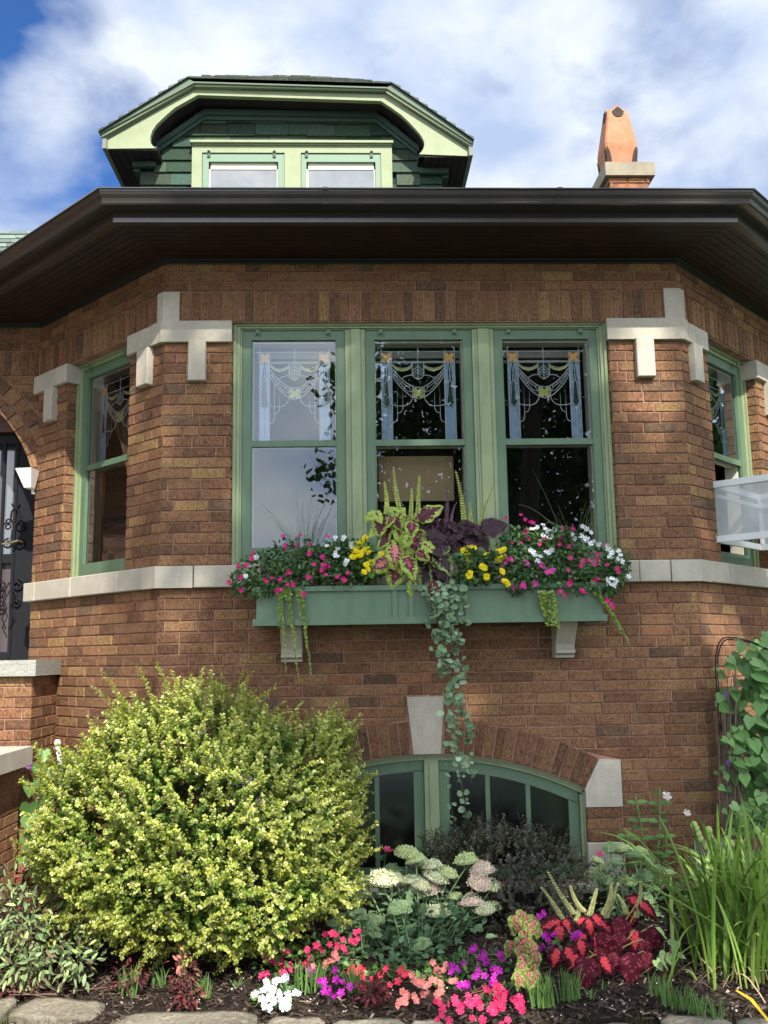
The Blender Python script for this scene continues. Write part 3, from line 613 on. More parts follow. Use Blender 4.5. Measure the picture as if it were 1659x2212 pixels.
# roof shell
A_, B_ = at(406, 168, YB-.06), at(846, 180, YB-.06); TL, TR = at(213, 286, YB-.06), at(1024, 303, YB-.06)
mx = (A_[0]+B_[0])/2; AP = np.array([mx, 1.75, A_[2]+1.15*.70]); AE = np.array([mx, 6.5, AP[2]])
mb = MB(); mb.add([TL, A_, AP, AE, (TL[0], 6.5, TL[2]), B_, TR, (TR[0], 6.5, TR[2])], [(0, 1, 2, 3, 4), (5, 6, 7, 3, 2), (1, 5, 2)], (.08, .10, .085))
shingle_rows(mb, A_, B_, AP+(.05, 0, 0), AP-(.05, 0, 0), 9, base=(.16, .18, .15), th=.016)
for P0, P1 in ((TL, A_), (TR, B_)):     # stepped shingle edges along the rakes
    for i in range(9):
        a = P0+(P1-P0)*(i/9); b = P0+(P1-P0)*((i+1.12)/9); up = np.array([0, 0, .022]); lo = np.array([0, 0, .002])
        v = [a-(0, .01, 0), b-(0, .01, 0), b-(0, .01, 0)+lo, a-(0, .01, 0)+up]; v2 = [q+np.array([0, .8, 0]) for q in v]
        mb.add(v+v2, [(0, 1, 2, 3), (3, 2, 6, 7), (0, 3, 7, 4)], np.array((.10, .12, .10))*rng.uniform(.7, 1.2))
mb.build('dormer_roof', M_ROOF, dm)
# soffits: front (level) and side eaves
E1, E2 = at(232, 322, YB), at(1012, 337, YB); zl, zr = E1[2], E2[2]
mb = MB()
fr = [at(x, y, YB+.04) for x, y in [curlL[0]]+[curlR[0]]]
S = [at(*q, YB+.02) for q in curlL[::-1]+curlR]; S2_ = [q+np.array([0, .6, 0]) for q in S]
for i in range(len(S)-1): mb.add([S[i], S[i+1], S2_[i+1], S2_[i]], [(0, 1, 2, 3)])
for x0, x1, z in ((E1[0], -1.40, zl), (.57, E2[0], zr)):
    n = 6
    for k in range(n): mb.box(x0+(x1-x0)*k/n, x0+(x1-x0)*(k+1)/n-.004, YB+.01, 6, z-.004, z+.012)
    mb.box(x0, x1, YB+.01, 6, z+.012, z+.03)
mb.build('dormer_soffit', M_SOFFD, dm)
mb = MB(); mb.box(E1[0]-.03, E1[0], YB-.03, 6, zl-.01, TL[2]-.03); mb.box(E2[0], E2[0]+.03, YB-.03, 6, zr-.01, TR[2]-.03); mb.build('eave_fascia', mat('eave_grey', (.16, .17, .15), rough=.6), dm)
# wall
WX0, WX1 = at(303, 405, YD)[0], at(955, 405, YD)[0]
mb = MB(); mb.box(WX0+.01, WX1-.01, YD+.02, YD+.1, 2.3, 3.12, (.03, .06, .05)); mb.box(WX0+.01, WX0+.1, YD+.1, 6, 2.3, 3.2, (.03, .06, .05)); mb.box(WX1-.1, WX1-.01, YD+.1, 6, 2.3, 3.2, (.03, .06, .05))
zrow = 2.86; k = 0
mb.prism([(-1.5, YD+.02, 3.1), (.66, YD+.02, 3.1), (.5, YD+.02, 3.34), (.30, YD+.02, 3.56), (-1.12, YD+.02, 3.58), (-1.36, YD+.02, 3.34)], (0, .08, 0), (.03, .06, .05))
while zrow < 3.58:
    tt = max(0, (zrow+.108-3.2)/.42); wa, wb = (WX0, WX1) if zrow < 3.02 else (-1.46+.33*tt, .62-.33*tt)
    x = wa-rng.uniform(0, .1)
    while x < wb:
        e_ = x+rng.uniform(.12, .32); a, b = max(x, wa), min(e_-.003, wb)
        if b-a > .02 and not (zrow < at(600, 318, YD)[2]-.02 and a > at(417, 330, YD)[0]-.05 and b < at(847, 330, YD)[0]+.05):
            dz = rng.uniform(-.006, .006); v = [(a, YD-.016, zrow+dz), (b, YD-.016, zrow+dz), (b, YD+.002, zrow+.108), (a, YD+.002, zrow+.108), (a, YD+.01, zrow+dz), (b, YD+.01, zrow+dz), (b, YD+.012, zrow+.108), (a, YD+.012, zrow+.108)]
            mb.add(v, [(0, 1, 2, 3), (4, 5, 1, 0), (1, 5, 6, 2), (4, 0, 3, 7)], np.array((.062, .092, .066))*rng.uniform(.62, 1.3)*np.array([rng.uniform(.8, 1.2), 1, rng.uniform(.9, 1.1)]))
        x = e_
    zrow += .1; k += 1
mb.build('dormer_wall', M_SHING, dm)
mb = MB(); Yt = YD-.05
def strip(P0, P1, w, Y, th): mb.prism([P0, P1, P1-np.array([0, 0, w]), P0-np.array([0, 0, w])], (0, th, 0))
a, b, c, d = at(337, 312, Yt), at(441, 240, Yt), at(812, 246, Yt), at(905, 320, Yt)
for w_, yo in ((.045, 0), (.075, .02)):
    for p, q in ((a, b), (b, c), (c, d)): strip(p+np.array([0, yo, .02]), q+np.array([0, yo, .02]), w_, Yt+yo, .04)
mb.box(a[0]-.02, a[0]+.012, YD-.03, YD, 3.12, a[2]); mb.box(d[0]-.012, d[0]+.02, YD-.03, YD, 3.12, d[2])
mb.box(WX0-.05, WX0, YD-.02, 6, zl-.07, zl-.01); mb.box(WX1, WX1+.05, YD-.02, 6, zr-.07, zr-.01); mb.box(WX0-.05, a[0], YD-.06, YD-.02, zl-.05, zl-.01); mb.box(d[0], WX1+.05, YD-.06, YD-.02, zr-.05, zr-.01)
mb.build('frieze_moulding', M_DKTRIM, dm)
# dormer windows: openings cut by butting the casing proud of the shingles
def dx(px, py=360): return at(px, py, YD-.03)[0]
def dz(py, px=600): return at(px, py, YD-.03)[2]
mb = MB(); Y0, Y1 = YD-.045, YD-.005
x = [dx(415), dx(437), dx(615), dx(650), dx(823), dx(847)]
mb.box(x[0], x[5], Y0, Y1, dz(332), dz(314)); mb.box(x[0]-.01, x[5]+.01, Y0-.03, Y1, dz(314), dz(309)); mb.box(x[0]+.002, x[5]-.002, Y0-.012, Y1, dz(317), dz(314))
for a, b in ((x[0], x[1]), (x[2], x[3]), (x[4], x[5])): mb.box(a, b, Y0, Y1, 2.75, dz(332))
mb.build('dormer_casing', M_LTGREEN, dm)
for a, b, ga, gb in ((x[1], x[2], dx(451), dx(601)), (x[3], x[4], dx(662), dx(811))):
    w = MB(); ys, ye = YD-.035, YD-.012; zt = dz(333); zg = dz(350)
    w.box(a+.003, ga, ys, ye, 2.75, zt); w.box(gb, b-.003, ys, ye, 2.75, zt); w.box(ga, gb, ys, ye, zg, zt)
    s = w.build('dormer_sash', M_MINT, dm)
    w = MB(); w.box(ga, ga+.012, ye, ye+.004, 2.75, zg); w.box(gb-.012, gb, ye, ye+.004, 2.75, zg); w.box(ga, gb, ye, ye+.004, zg-.05, zg); s2 = w.build('dormer_inner_sash', M_CREAM, dm)
    w = MB(); w.box(ga, gb, ye+.006, ye+.010, 2.75, zg, (1, 1, 1)); w.build('dormer_pane', mat('hazy_glass', (.17, .19, .21), rough=.1, spec=.6, noise=[(5, (.24, .25, .27), .4, .7)]), dm)
    for u in (ga, gb-.03): w = MB(); w.box(u-.01, u+.012, ys-.01, ys, zt-.03, zt+.005); w.tube([(u-.008, ys-.012, zt+.012), (u+.012, ys-.012, zt+.012)], .008, 6); w.build('dormer_hanger', M_DKTRIM, dm)

# ------------------------------------------------------------------ chimney
ch = bpy.data.objects.new('chimney', None); COL.objects.link(ch); ch.parent = house
YC = 4.0; c0 = at(1307, 350, YC); c1 = at(1414, 350, YC); zc1 = c0[2]; zc0 = at(1350, 378, YC)[2]; CX0, CX1 = c0[0], c1[0]; CD = 1.6
mb = MB(); mb.box(CX0, CX1, YC, YC+CD, zc0, zc1); mb.box(CX0+.02, CX1-.02, YC+.02, YC+CD-.02, zc1, zc1+.015); mb.build('chimney_cap', mat('tan_cap_stone', (.27, .235, .175), rough=.9, noise=[(6, (.20, .175, .13), .4, .7), (40, (.15, .13, .10), .6, .75)]), ch)
mb = MB()
FACES['C'] = ((CX0+.05, YC+.05), (1, 0), (0, -1)); FACES['D'] = ((CX0+.05, YC+.05), (0, 1), (-1, 0))
cw = CX1-CX0-.10
for k in range(24):
    ins = .0 if k == 0 else .012
    z1 = zc0-k*.0677; a = ins; b = cw-ins
    off = (k % 2)*.5*BL; e_ = [a]+[v for v in np.arange(off if off > .05 else BL, b-.04, BL)]+[b]
    for p, q in zip(e_[:-1], e_[1:]): brick(mb, TF('C'), p, q, p, q, z1-.0677, z1, -ins, col=bcol(1.35)*np.array([1.2, 1.05, 1.0]))
    e2 = [0.0]+[v for v in np.arange(off if off > .05 else BL, CD-.14, BL)]+[CD-.1]
    for p, q in zip(e2[:-1], e2[1:]): brick(mb, TF('D'), p, q, p, q, z1-.0677, z1, -ins, col=bcol(1.2))
mb.build('chimney_stack', M_BRICK, ch)
mb = MB(); mb.box(CX0+.065, CX1-.065, YC+.065, YC+CD-.06, 3.0, zc0); mb.build('chimney_mortar', M_MORTAR, ch)
# terracotta pot, four sides with a gablet and a diamond mouth on top, arched notches at the foot
M_POT_SHADE = mat('pot_shade', (.045, .03, .025), rough=.9); pt = MB(); px0, px1 = at(1305, 330, YC+.1)[0]+.02, at(1378, 330, YC+.1)[0]; pcx = (px0+px1)/2; hw = (px1-px0)/2; pcy = YC+.1+hw; zb = zc1+.01; zt_ = at(1340, 217, YC+.1)[2]; PH = zt_-zb  # dark faces paint the shade inside the pot's openings
lev = [(0, .93), (.03, .93), (.03, .88), (.30, 1.0), (.36, 1.0), (.86, .66), (.92, .58)]
def sq(h, s, c=.12):
    r = hw*s; return [(pcx+dx_*r, pcy+dy_*r, zb+h*PH) for dx_, dy_ in ((-1+c, -1), (1-c, -1), (1, -1+c), (1, 1-c), (1-c, 1), (-1+c, 1), (-1, 1-c), (-1, -1+c))]
V = [p for h, s in lev for p in sq(h, s)]; n = 8
pt.add(V, [(i*n+j, i*n+(j+1) % n, (i+1)*n+(j+1) % n, (i+1)*n+j) for i in range(len(lev)-1) for j in range(n)]+[tuple(range((len(lev)-1)*n, len(lev)*n))])
for k in range(4):
    an_ = k*math.pi/2; ca, sa = math.cos(an_), math.sin(an_)
    Rz = lambda p: (pcx+p[0]*ca-p[1]*sa, pcy+p[0]*sa+p[1]*ca, zb+p[2]*PH)
    # gablet
    r1 = hw*.60
    g_ = [(-r1*.62, -r1*1.02, .83), (r1*.62, -r1*1.02, .83), (r1*.62, -r1*1.0, .90), (0, -r1*.96, 1.0), (-r1*.62, -r1*1.0, .90)]
    V = [Rz(p) for p in g_]+[Rz((p[0], p[1]*.35, p[2])) for p in g_]
    pt.add(V, [(0, 1, 2, 3, 4), (2, 7, 8, 3), (3, 8, 9, 4), (5, 6, 7, 8, 9)])
    dm_ = [(0, .955), (.42, .88), (.36, .83), (.2, .795), (0, .785), (-.2, .795), (-.36, .83), (-.42, .88)]
    V = [Rz((hw*a_*.9, -hw*(.66+.34*(.86-z)/.5)-.008 if z < .86 else -hw*.62-.012, z)) for a_, z in dm_]
    V2 = [Rz((hw*a_*.9, -hw*.5, z)) for a_, z in dm_]
    dkp = MB(); dkp.add(V+V2, [tuple(range(8))]+[(i, (i+1) % 8, 8+(i+1) % 8, 8+i) for i in range(8)]); dkp.build('pot_opening', M_POT_SHADE, ch)
    for s in (-1, 1):
        no = [(.99, .04), (.99, .29), (.90, .285), (.78, .235), (.70, .16), (.68, .04)]
        V = [Rz((s*hw*a_*(.9 if z < .1 else .97), -hw*(.895+.105*min(1, z/.3))-.006, z)) for a_, z in no]; dkp = MB(); dkp.add(V, [tuple(range(6))]); dkp.build('pot_opening', M_POT_SHADE, ch)
pt.build('chimney_pot', M_TERRA, ch)

# ------------------------------------------------------------------ entrance: door, stoop
dr = bpy.data.objects.new('security_door', None); COL.objects.link(dr); dr.parent = house
YDR = 1.5
mb = MB(); D = lambda x, y: at(x, y, YDR)
jx = at(56, 1200, YDR)[0]
mb.box(jx-.085, jx+.2, YDR, YDR+.05, -.6, 1.8); mb.box(-4.2, jx-.086, YDR, YDR+.05, 1.13, 1.20); mb.box(-4.2, jx-.086, YDR, YDR+.04, D(0, 1197)[2]-.07, D(0, 1197)[2]); mb.box(-4.2, jx-.086, YDR, YDR+.04, -.6, -.5)
for px in (6, 33, -24, -54):
    xx = D(px, 1100)[0]; mb.box(xx-.011, xx+.011, YDR-.01, YDR+.012, -.55, 1.15)
mb.build('door_frame', M_IRON, dr)
mb = MB(); mb.box(-4.2, jx-.085, YDR+.045, YDR+.055, -.6, D(0, 1197)[2]-.02); mb.build('door_mesh_panel', mat('grey_mesh', (.075, .06, .065), rough=.4), dr)
mb = MB(); cx = D(33, 1140)[0]; r_ = .006
def scroll(cx, cz, r, a0, turns, sgn, shrink=.25, th=.007):
    t = np.linspace(0, 1, 22); rr = r*(1-(1-shrink)*t); an_ = a0+sgn*turns*2*math.pi*t
    mb.tube([(cx+rr[i]*math.cos(an_[i]), YDR-.015, cz+rr[i]*math.sin(an_[i])) for i in range(22)], th, 5)
zo = D(33, 1175)[2]
for s in (-1, 1):
    mb = MB()
    scroll(cx+s*.045, zo+.0, .042, math.pi/2, 1.3, -s); scroll(cx+s*.055, zo+.135, .034, math.pi, 1.2, s*1, .3); scroll(cx+s*.045, zo+.175, .026, -math.pi/2, 1.0, s)
    mb.tube([(cx, YDR-.015, zo+.13), (cx+s*.035, YDR-.015, zo+.20), (cx+s*.028, YDR-.015, zo+.255), (cx+s*.006, YDR-.015, zo+.275), (cx+s*.03, YDR-.015, zo+.315)], .008, 5)
    for dz_, rr in ((-.32, .05), (-.46, .035)): scroll(cx-.02+s*.06, zo+dz_, rr, math.pi/2, 1.25, -s)
    mb.tube([(cx-.02, YDR-.015, zo-.30), (cx-.02+s*.05, YDR-.015, zo-.40), (cx-.02+s*.012, YDR-.015, zo-.50), (cx-.02+s*.045, YDR-.015, zo-.58), (cx-.02+s*.01, YDR-.015, zo-.66)], .006, 5)
    mb.build('door_scrollwork', M_IRON, dr)
mb = MB()
mb.tube([(cx, YDR-.015, zo-.05), (cx, YDR-.015, zo+.26)], .009, 5); mb.build('door_finial', M_IRON, dr)
mb = MB(); a = atX(140/1.8228*.25+0, 1172, -2.6); hx = D(60, 1172); mb.tube([(jx-.02, YDR-.02, hx[2]), (jx-.05, YDR-.05, hx[2]+.01), (jx-.12, YDR-.05, hx[2]-.01), (jx-.17, YDR-.05, hx[2]-.015)], .008, 6)
mb.build('door_handle', mat('brass', (.35, .28, .16), rough=.35, metal=.9), dr)
mb = MB(); mb.box(-4.2, jx-.02, YDR+.12, YDR+.13, -.6, 1.8); mb.build('door_glass', mat('door_glazing', (.10, .11, .13), rough=.08, spec=1.0, coat=.6), dr)
mb = MB(); mb.box(-4.2, -2.2, YDR+.30, YDR+.35, -.7, 2.0); mb.box(-4.7, -2.3, YDR-.04, YDR+.02, 1.22, 1.36); mb.build('door_surround', mat('dark_wood', (.09, .035, .022), rough=.5), dr)
mb = MB(); mb.box(-5.2, -2.035, .312, YA+.6, -.665, -.563); hpart(mb, 'stoop_slab', mat('bluestone', (.30, .30, .27), rough=.85, noise=[(8, (.22, .22, .20), .4, .7, (1, 4, 8)), (60, (.38, .37, .33), .5, .7)], bump=[(30, .6, .01, (1, 1, 3))]))
mb = MB(); FACES['G'] = ((-5.2, .36), (1, 0), (0, -1)); FACES['H'] = ((-2.07, .36), (0, 1), (1, 0))
courses(mb, 'G', 0, 3.13, -2.02, -.666, 20); courses(mb, 'H', 0, .55, -2.02, -.666, 20); hpart(mb, 'stoop_brick', M_BRICK); mb = MB()
FACES['K'] = ((-2.07, -3.0), (0, 1), (1, 0)); courses(mb, 'K', 0, 3.21, -2.29, -1.205, 16, tone=1.1)
FACES['J'] = ((-2.50, .21), (1, 0), (0, 1))
hpart(mb, 'cheek_wall_brick', M_BRICK)
mb = MB(); mb.box(-5.2, -2.078, .368, YA+.5, -2.3, -.67); mb.box(-2.4, -2.078, -3.0, .20, -2.35, -1.21); hpart(mb, 'stoop_mortar', M_MORTAR)
mb = MB()
for a, b in ((-3.05, -2.0), (-1.996, -.9), (-.896, .212)): mb.box(-2.46, -2.0, a, b, -1.203, -1.092)
hpart(mb, 'cheek_wall_cap', M_STONE)
# wall sconce
mb = MB(); q = [at(45, 1018, 1.06), at(76, 1016, 1.12), at(84, 1024, 1.16), at(80, 1048, 1.16), at(70, 1056, 1.14), at(60, 1052, 1.08)]
top = [(-2.478, 1.02), (-2.355, 1.0), (-2.340, 1.14), (-2.384, 1.19), (-2.47, 1.16)]; bot = [(-2.425, 1.07), (-2.37, 1.06), (-2.365, 1.13), (-2.385, 1.17), (-2.42, 1.14)]
V = [(x, y, .838) for x, y in top]+[(x, y, .70) for x, y in bot]; mb.add(V, [(0, 1, 2, 3, 4), (9, 8, 7, 6, 5)]+[(i, 5+i, 5+(i+1) % 5, (i+1) % 5) for i in range(5)])
sc_ = thing('wall_sconce', 'white faceted wall light on the brick pier by the entrance arch', 'wall light'); mb.build('lamp_shade', M_WHITE, sc_)
mb = MB(); mb.tube([(-2.385, 1.14, .70), (-2.383, 1.15, .665)], .012, 8); mb.build('mount', M_WHITE, sc_)

# ------------------------------------------------------------------ flower box
fb = thing('flower_box', 'long dark green wooden window box on two stone brackets below the bay', 'flower box')
BXa, BXb, BYf, BYb = -.565, 1.485, -.30, -.046
mb = MB(); mb.box(BXa, BXb, BYf, BYf+.02, -.385, -.178); mb.box(BXa, BXa+.02, BYf+.02, BYb, -.385, -.178); mb.box(BXb-.02, BXb, BYf+.02, BYb, -.385, -.178); mb.box(BXa+.02, BXb-.02, BYb-.02, BYb, -.385, -.178); mb.box(BXa+.02, BXb-.02, BYf+.02, BYb-.02, -.385, -.365); mb.build('box_panel', M_GREEN, fb)
mb = MB(); e_ = .012
mb.box(BXa-.02, BXb+.02, BYf-.018, BYf, -.190, -.160); mb.box(BXa-.02, BXb+.02, BYf-.022, BYf+.0, -.388, -.348); mb.box(BXa-.02, BXa, BYf, BYb, -.190, -.160); mb.box(BXb, BXb+.02, BYf, BYb, -.190, -.160); mb.box(BXa-.02, BXa, BYf, BYb, -.388, -.348); mb.box(BXb, BXb+.02, BYf, BYb, -.388, -.348)
for px in (853, 888, 966, 1010):
    xx = at(px, 1310, BYf)[0]; mb.box(xx-.014, xx+.014, BYf-.012, BYf, -.348, -.190)
mb.build('box_trim', M_GREEN, fb)
mb = MB(); mb.box(BXa+.02, BXb-.02, BYf+.02, BYb-.02, -.365, -.20); mb.build('soil', M_MULCH, fb)

# ------------------------------------------------------------------ white enclosure on the right bay window
en = thing('window_enclosure', 'white framed projecting box with hazy panels on the right bay window', 'window box')
T = TF('R'); s0, s1, za, zb_ = .345, 1.10, .135, .545; OUT = .62
mb = MB(); t_ = .022
for z0, z1 in ((za, za+.042), (zb_-.042, zb_)):
    for u in (s0, s1): mb.box(u, u+t_, -.02, OUT, z0, z1, T=T)
    mb.box(s0+t_, s1, -.02, .003, z0, z1, T=T); mb.box(s0+t_, s1, OUT-t_, OUT, z0, z1, T=T)
for u in (s0, s1):
    for o_ in (0.0, OUT-t_-.002):
        if u == s0 and o_ == 0.0: continue
        mb.box(u+.001, u+t_-.001, o_-.0, o_+t_, za+.042, zb_-.042, T=T)
mb.box(s1-.02, s1, -.0, .012, za+.042, zb_-.042, T=T)
mb.box(s1-.015, s1, 0.02, OUT-.03, zb_-.11, zb_-.085, T=T); mb.box(s0+t_, s1-.015, .005, .018, zb_-.11, zb_-.085, T=T)
mb.build('rail_frame', M_ALU, en)
mb = MB()
mb.add(T([(s0+.01, 0, za+.04), (s0+.01, OUT, za+.04), (s0+.01, OUT, zb_-.04), (s0+.01, 0, zb_-.04)]), [(0, 1, 2, 3)])
mb.add(T([(s1+.01, 0, za+.04), (s1+.01, OUT, za+.04), (s1+.01, OUT, zb_-.04), (s1+.01, 0, zb_-.04)]), [(0, 1, 2, 3)])
mb.add(T([(s0, OUT-.01, za+.04), (s1, OUT-.01, za+.04), (s1, OUT-.01, zb_-.04), (s0, OUT-.01, zb_-.04)]), [(0, 1, 2, 3)])
def hazy():
    m = bpy.data.materials.new('hazy_panel'); m.use_nodes = True; nt = m.node_tree; N = nt.nodes.new; L = nt.links.new; b = nt.nodes['Principled BSDF']; b.inputs['Base Color'].default_value = (.42, .46, .48, 1); b.inputs['Roughness'].default_value = .35
    t = N('ShaderNodeBsdfTransparent'); mx = N('ShaderNodeMixShader'); n = N('ShaderNodeTexNoise'); n.inputs['Scale'].default_value = 9; tc = N('ShaderNodeTexCoord'); L(tc.outputs['Object'], n.inputs['Vector'])
    mr = N('ShaderNodeMapRange'); mr.inputs[3].default_value = .68; mr.inputs[4].default_value = .92; L(n.outputs['Fac'], mr.inputs[0]); L(mr.outputs[0], mx.inputs[0]); L(t.outputs[0], mx.inputs[1]); L(b.outputs[0], mx.inputs[2]); L(mx.outputs[0], nt.nodes['Material Output'].inputs[0]); return m
M_HAZY = hazy()
mb.build('hazy_pane', M_HAZY, en)

# ================================================================== ground
zgr = lambda x, y: -2.12+.14*np.clip((y+1.35)/1.3, 0, 1)
mb = MB(); mb.box(-400, 400, -400, 400, -2.32, -2.17, (1, 1, 1)); g_ = tag(mb.build('lawn', M_LAWN), kind='structure')
mb = MB(); mb.box(-60, 60, -8.6, -6.9, -2.2, -2.14); tag(mb.build('sidewalk', mat('concrete', (.42, .40, .36), rough=.9, noise=[(4, (.36, .34, .31), .4, .7)])), kind='structure')
mb = MB(); mb.box(-60, 60, -24, -16, -2.2, -2.15); tag(mb.build('road', mat('asphalt', (.10, .10, .10), rough=.9)), kind='structure')
def sheet(x0, x1, y0, y1, nx, ny, f):
    xs = np.linspace(x0, x1, nx); ys = np.linspace(y0, y1, ny); X, Y = np.meshgrid(xs, ys); Z = f(X, Y)
    v = np.stack([X, Y, Z], -1).reshape(-1, 3); F = [(j*nx+i, j*nx+i+1, (j+1)*nx+i+1, (j+1)*nx+i) for j in range(ny-1) for i in range(nx-1)]; m = MB(); m.add(v, F); return m
def bump2(X, Y, s=1): return .012*np.sin(X*9.1+Y*5.3)+.009*np.sin(X*17.3-Y*13.1+1)+.006*np.sin(X*31+Y*41)
bed = sheet(-3.2, 4.5, -1.72, 1.3, 130, 60, lambda X, Y: zgr(X, Y)+bump2(X, Y)-.16*(np.clip((-1.55-Y)/.15, 0, 1)))
tag(bed.build('garden_bed', M_MULCH, smooth=True), kind='structure')
# bark chips and the pale crumbs lying on the bed
def rot_rand(k, tilt=1.0):
    a = rng.uniform(0, 2*math.pi, k); n = np.stack([rng.normal(0, .35*tilt, k), rng.normal(0, .35*tilt, k), np.ones(k)], 1); n /= np.linalg.norm(n, axis=1)[:, None]
    d = np.stack([np.cos(a), np.sin(a), np.zeros(k)], 1); d -= n*(d*n).sum(1)[:, None]; d /= np.linalg.norm(d, axis=1)[:, None]
    return np.stack([d, np.cross(n, d), n], 2)
cube_v = np.array([(x, y, z) for z in (-.5, .5) for y in (-.5, .5) for x in (-.5, .5)], float); cube_v[:, 1] *= np.where(cube_v[:, 0] > 0, .6, 1)
cube_f = [(0, 2, 3, 1), (4, 5, 7, 6), (0, 1, 5, 4), (2, 6, 7, 3), (0, 4, 6, 2), (1, 3, 7, 5)]
mb = MB(); k = 9000; X = rng.uniform(-2.6, 3.2, k); Y = -1.62+rng.beta(1, 1.6, k)*1.6; Z = zgr(X, Y)+bump2(X, Y)+.004
M = rot_rand(k); sc_ = np.stack([rng.uniform(.012, .055, k), rng.uniform(.004, .013, k), rng.uniform(.002, .006, k)], 1); M = M*sc_[:, None, :]
tn = rng.uniform(.35, 1.5, k)[:, None]; c = np.where(rng.random(k)[:, None] < .10, np.array([[.20, .155, .115]]), np.array([[.055, .040, .033]]))*tn
mb.inst(cube_v, cube_f, M, np.stack([X, Y, Z], 1), c); tag(mb.build('bark_mulch', M_CHIP), 'dark shredded bark mulch covering the flower bed', 'mulch', kind='stuff')
oct_v = np.array([(1, 0, 0), (-1, 0, 0), (0, 1, 0), (0, -1, 0), (0, 0, 1), (0, 0, -1)], float); oct_f = [(0, 2, 4), (2, 1, 4), (1, 3, 4), (3, 0, 4), (2, 0, 5), (1, 2, 5), (3, 1, 5), (0, 3, 5)]
mb = MB(); k = 260; X = rng.uniform(-1.6, 2.2, k); Y = rng.uniform(-1.6, -1.0, k); Z = zgr(X, Y)+bump2(X, Y)+.004; r_ = rng.uniform(.002, .0075, k)*rng.uniform(.5, 1, k)
mb.inst(oct_v, oct_f, rot_rand(k)*r_[:, None, None], np.stack([X, Y, Z], 1), np.tile([.72, .70, .64], (k, 1))); tag(mb.build('perlite_crumbs', M_CHIP), 'pale crumbs scattered over the dark mulch', 'crumbs', kind='stuff')
# edging stones, each a stone of its own
import bmesh
def rock(name, px0, px1, pyt, label, depth=.2, h=.10, zt=-2.085):
    pyt += 6; a = atZ(px0, pyt, zt); b = atZ(px1, pyt, zt); cx, cy = (a[0]+b[0])/2, (a[1]+b[1])/2-depth/2; L = abs(b[0]-a[0])/2
    m = bpy.data.meshes.new(name); bm = bmesh.new(); bmesh.ops.create_cube(bm, size=2); bmesh.ops.subdivide_edges(bm, edges=bm.edges[:], cuts=7, use_grid_fill=True)
    ph = rng.uniform(0, 9, 8)
    for v in bm.verts:
        x, y, z = v.co; r = 1-.10*(abs(x)**3)*(abs(y)**2)
        n_ = .10*math.sin(3*x+ph[0])+.07*math.sin(7*x+ph[1]+2*y)+.04*math.sin(13*x+ph[2]); n2 = .08*math.sin(4*x+3*y+ph[3])+.05*math.sin(9*y+5*x+ph[4])+.04*math.sin(15*x+ph[5])*math.cos(11*y)
        v.co = (x*L*(1-.06*y*y), (y*(1+n_)*r)*depth/2, z*h/2+(n2*h*.35 if z > 0 else 0)-(.012 if abs(x) > .9 else 0))
    bm.to_mesh(m); bm.free(); m.materials.append(M_ROCK); m.polygons.foreach_set('use_smooth', np.ones(len(m.polygons), bool))
    o = bpy.data.objects.new(name, m); COL.objects.link(o); o.location = (cx, cy, zt-h/2); o.rotation_euler = (rng.uniform(-.06, .06), rng.uniform(-.05, .05), rng.uniform(-.08, .08)+math.atan2(b[1]-a[1], b[0]-a[0])); tag(o, label, 'stone', 'edging stones along the flower bed'); return o
rock('edging_stone', -60, 40, 2147, 'edging stone cut by the lower left corner of the photo, grass growing over it')
rock('edging_stone', 48, 232, 2152, 'flat pale grey edging stone with ragged top, second from the lower left corner', .2)
rock('edging_stone', 250, 560, 2176, 'long buff edging stone lying below the green shoots under the golden bush', .24)
rock('edging_stone', 575, 700, 2188, 'buff edging stone just below the white bedding flowers', .2)
rock('edging_stone', 715, 880, 2192, 'low brown edging stone below the small burgundy seedling', .2)
rock('edging_stone', 884, 960, 2198, 'small rounded edging stone left of the lowest hot pink flowers', .16)
rock('edging_stone', 1155, 1390, 2207, 'edging stone at the bottom edge right of the hot pink flowers', .2)
rock('edging_stone', 1415, 1570, 2188, 'pale grey white edging stone below the long strappy leaves', .2)
rock('edging_stone', 1580, 1760, 2196, 'dark edging stone in the lower right corner under strappy leaves', .2)
# grass blades of the lawn edge
mb = MB(); bl_v = np.array([(0, -.5, 0), (0, .5, 0), (.5, -.4, .08), (.5, .4, .08), (1, 0, .3)], float); bl_f = [(0, 1, 3, 2), (2, 3, 4)]
k = 7000; X = rng.uniform(-2.4, 3, k); Y = rng.uniform(-2.2, -1.52, k); X2 = np.where(rng.random(k) < .6, rng.uniform(-2.4, -.75, k), X); Y = np.where(X2 < -.75, rng.uniform(-2.1, -1.33, k)-.25*np.clip(X2+1.5, 0, 1), Y)
a = rng.uniform(0, 2*math.pi, k); d = np.stack([.45*np.cos(a), .45*np.sin(a), np.ones(k)], 1); d /= np.linalg.norm(d, axis=1)[:, None]; s_ = np.stack([-np.sin(a), np.cos(a), np.zeros(k)], 1); n_ = np.cross(d, s_); ln = rng.uniform(.03, .09, k)
M = np.stack([d*ln[:, None], s_*.0035, n_*ln[:, None]*.6], 2); mb.inst(bl_v, bl_f, M, np.stack([X2, Y, np.full(k, -2.165)], 1), np.array([[.07, .13, .03]])*rng.uniform(.5, 1.6, (k, 1))*np.array([[1, 1, .8]])); tag(mb.build('grass', M_LEAFM), 'short green lawn grass in front of the edging stones', 'grass', kind='stuff')

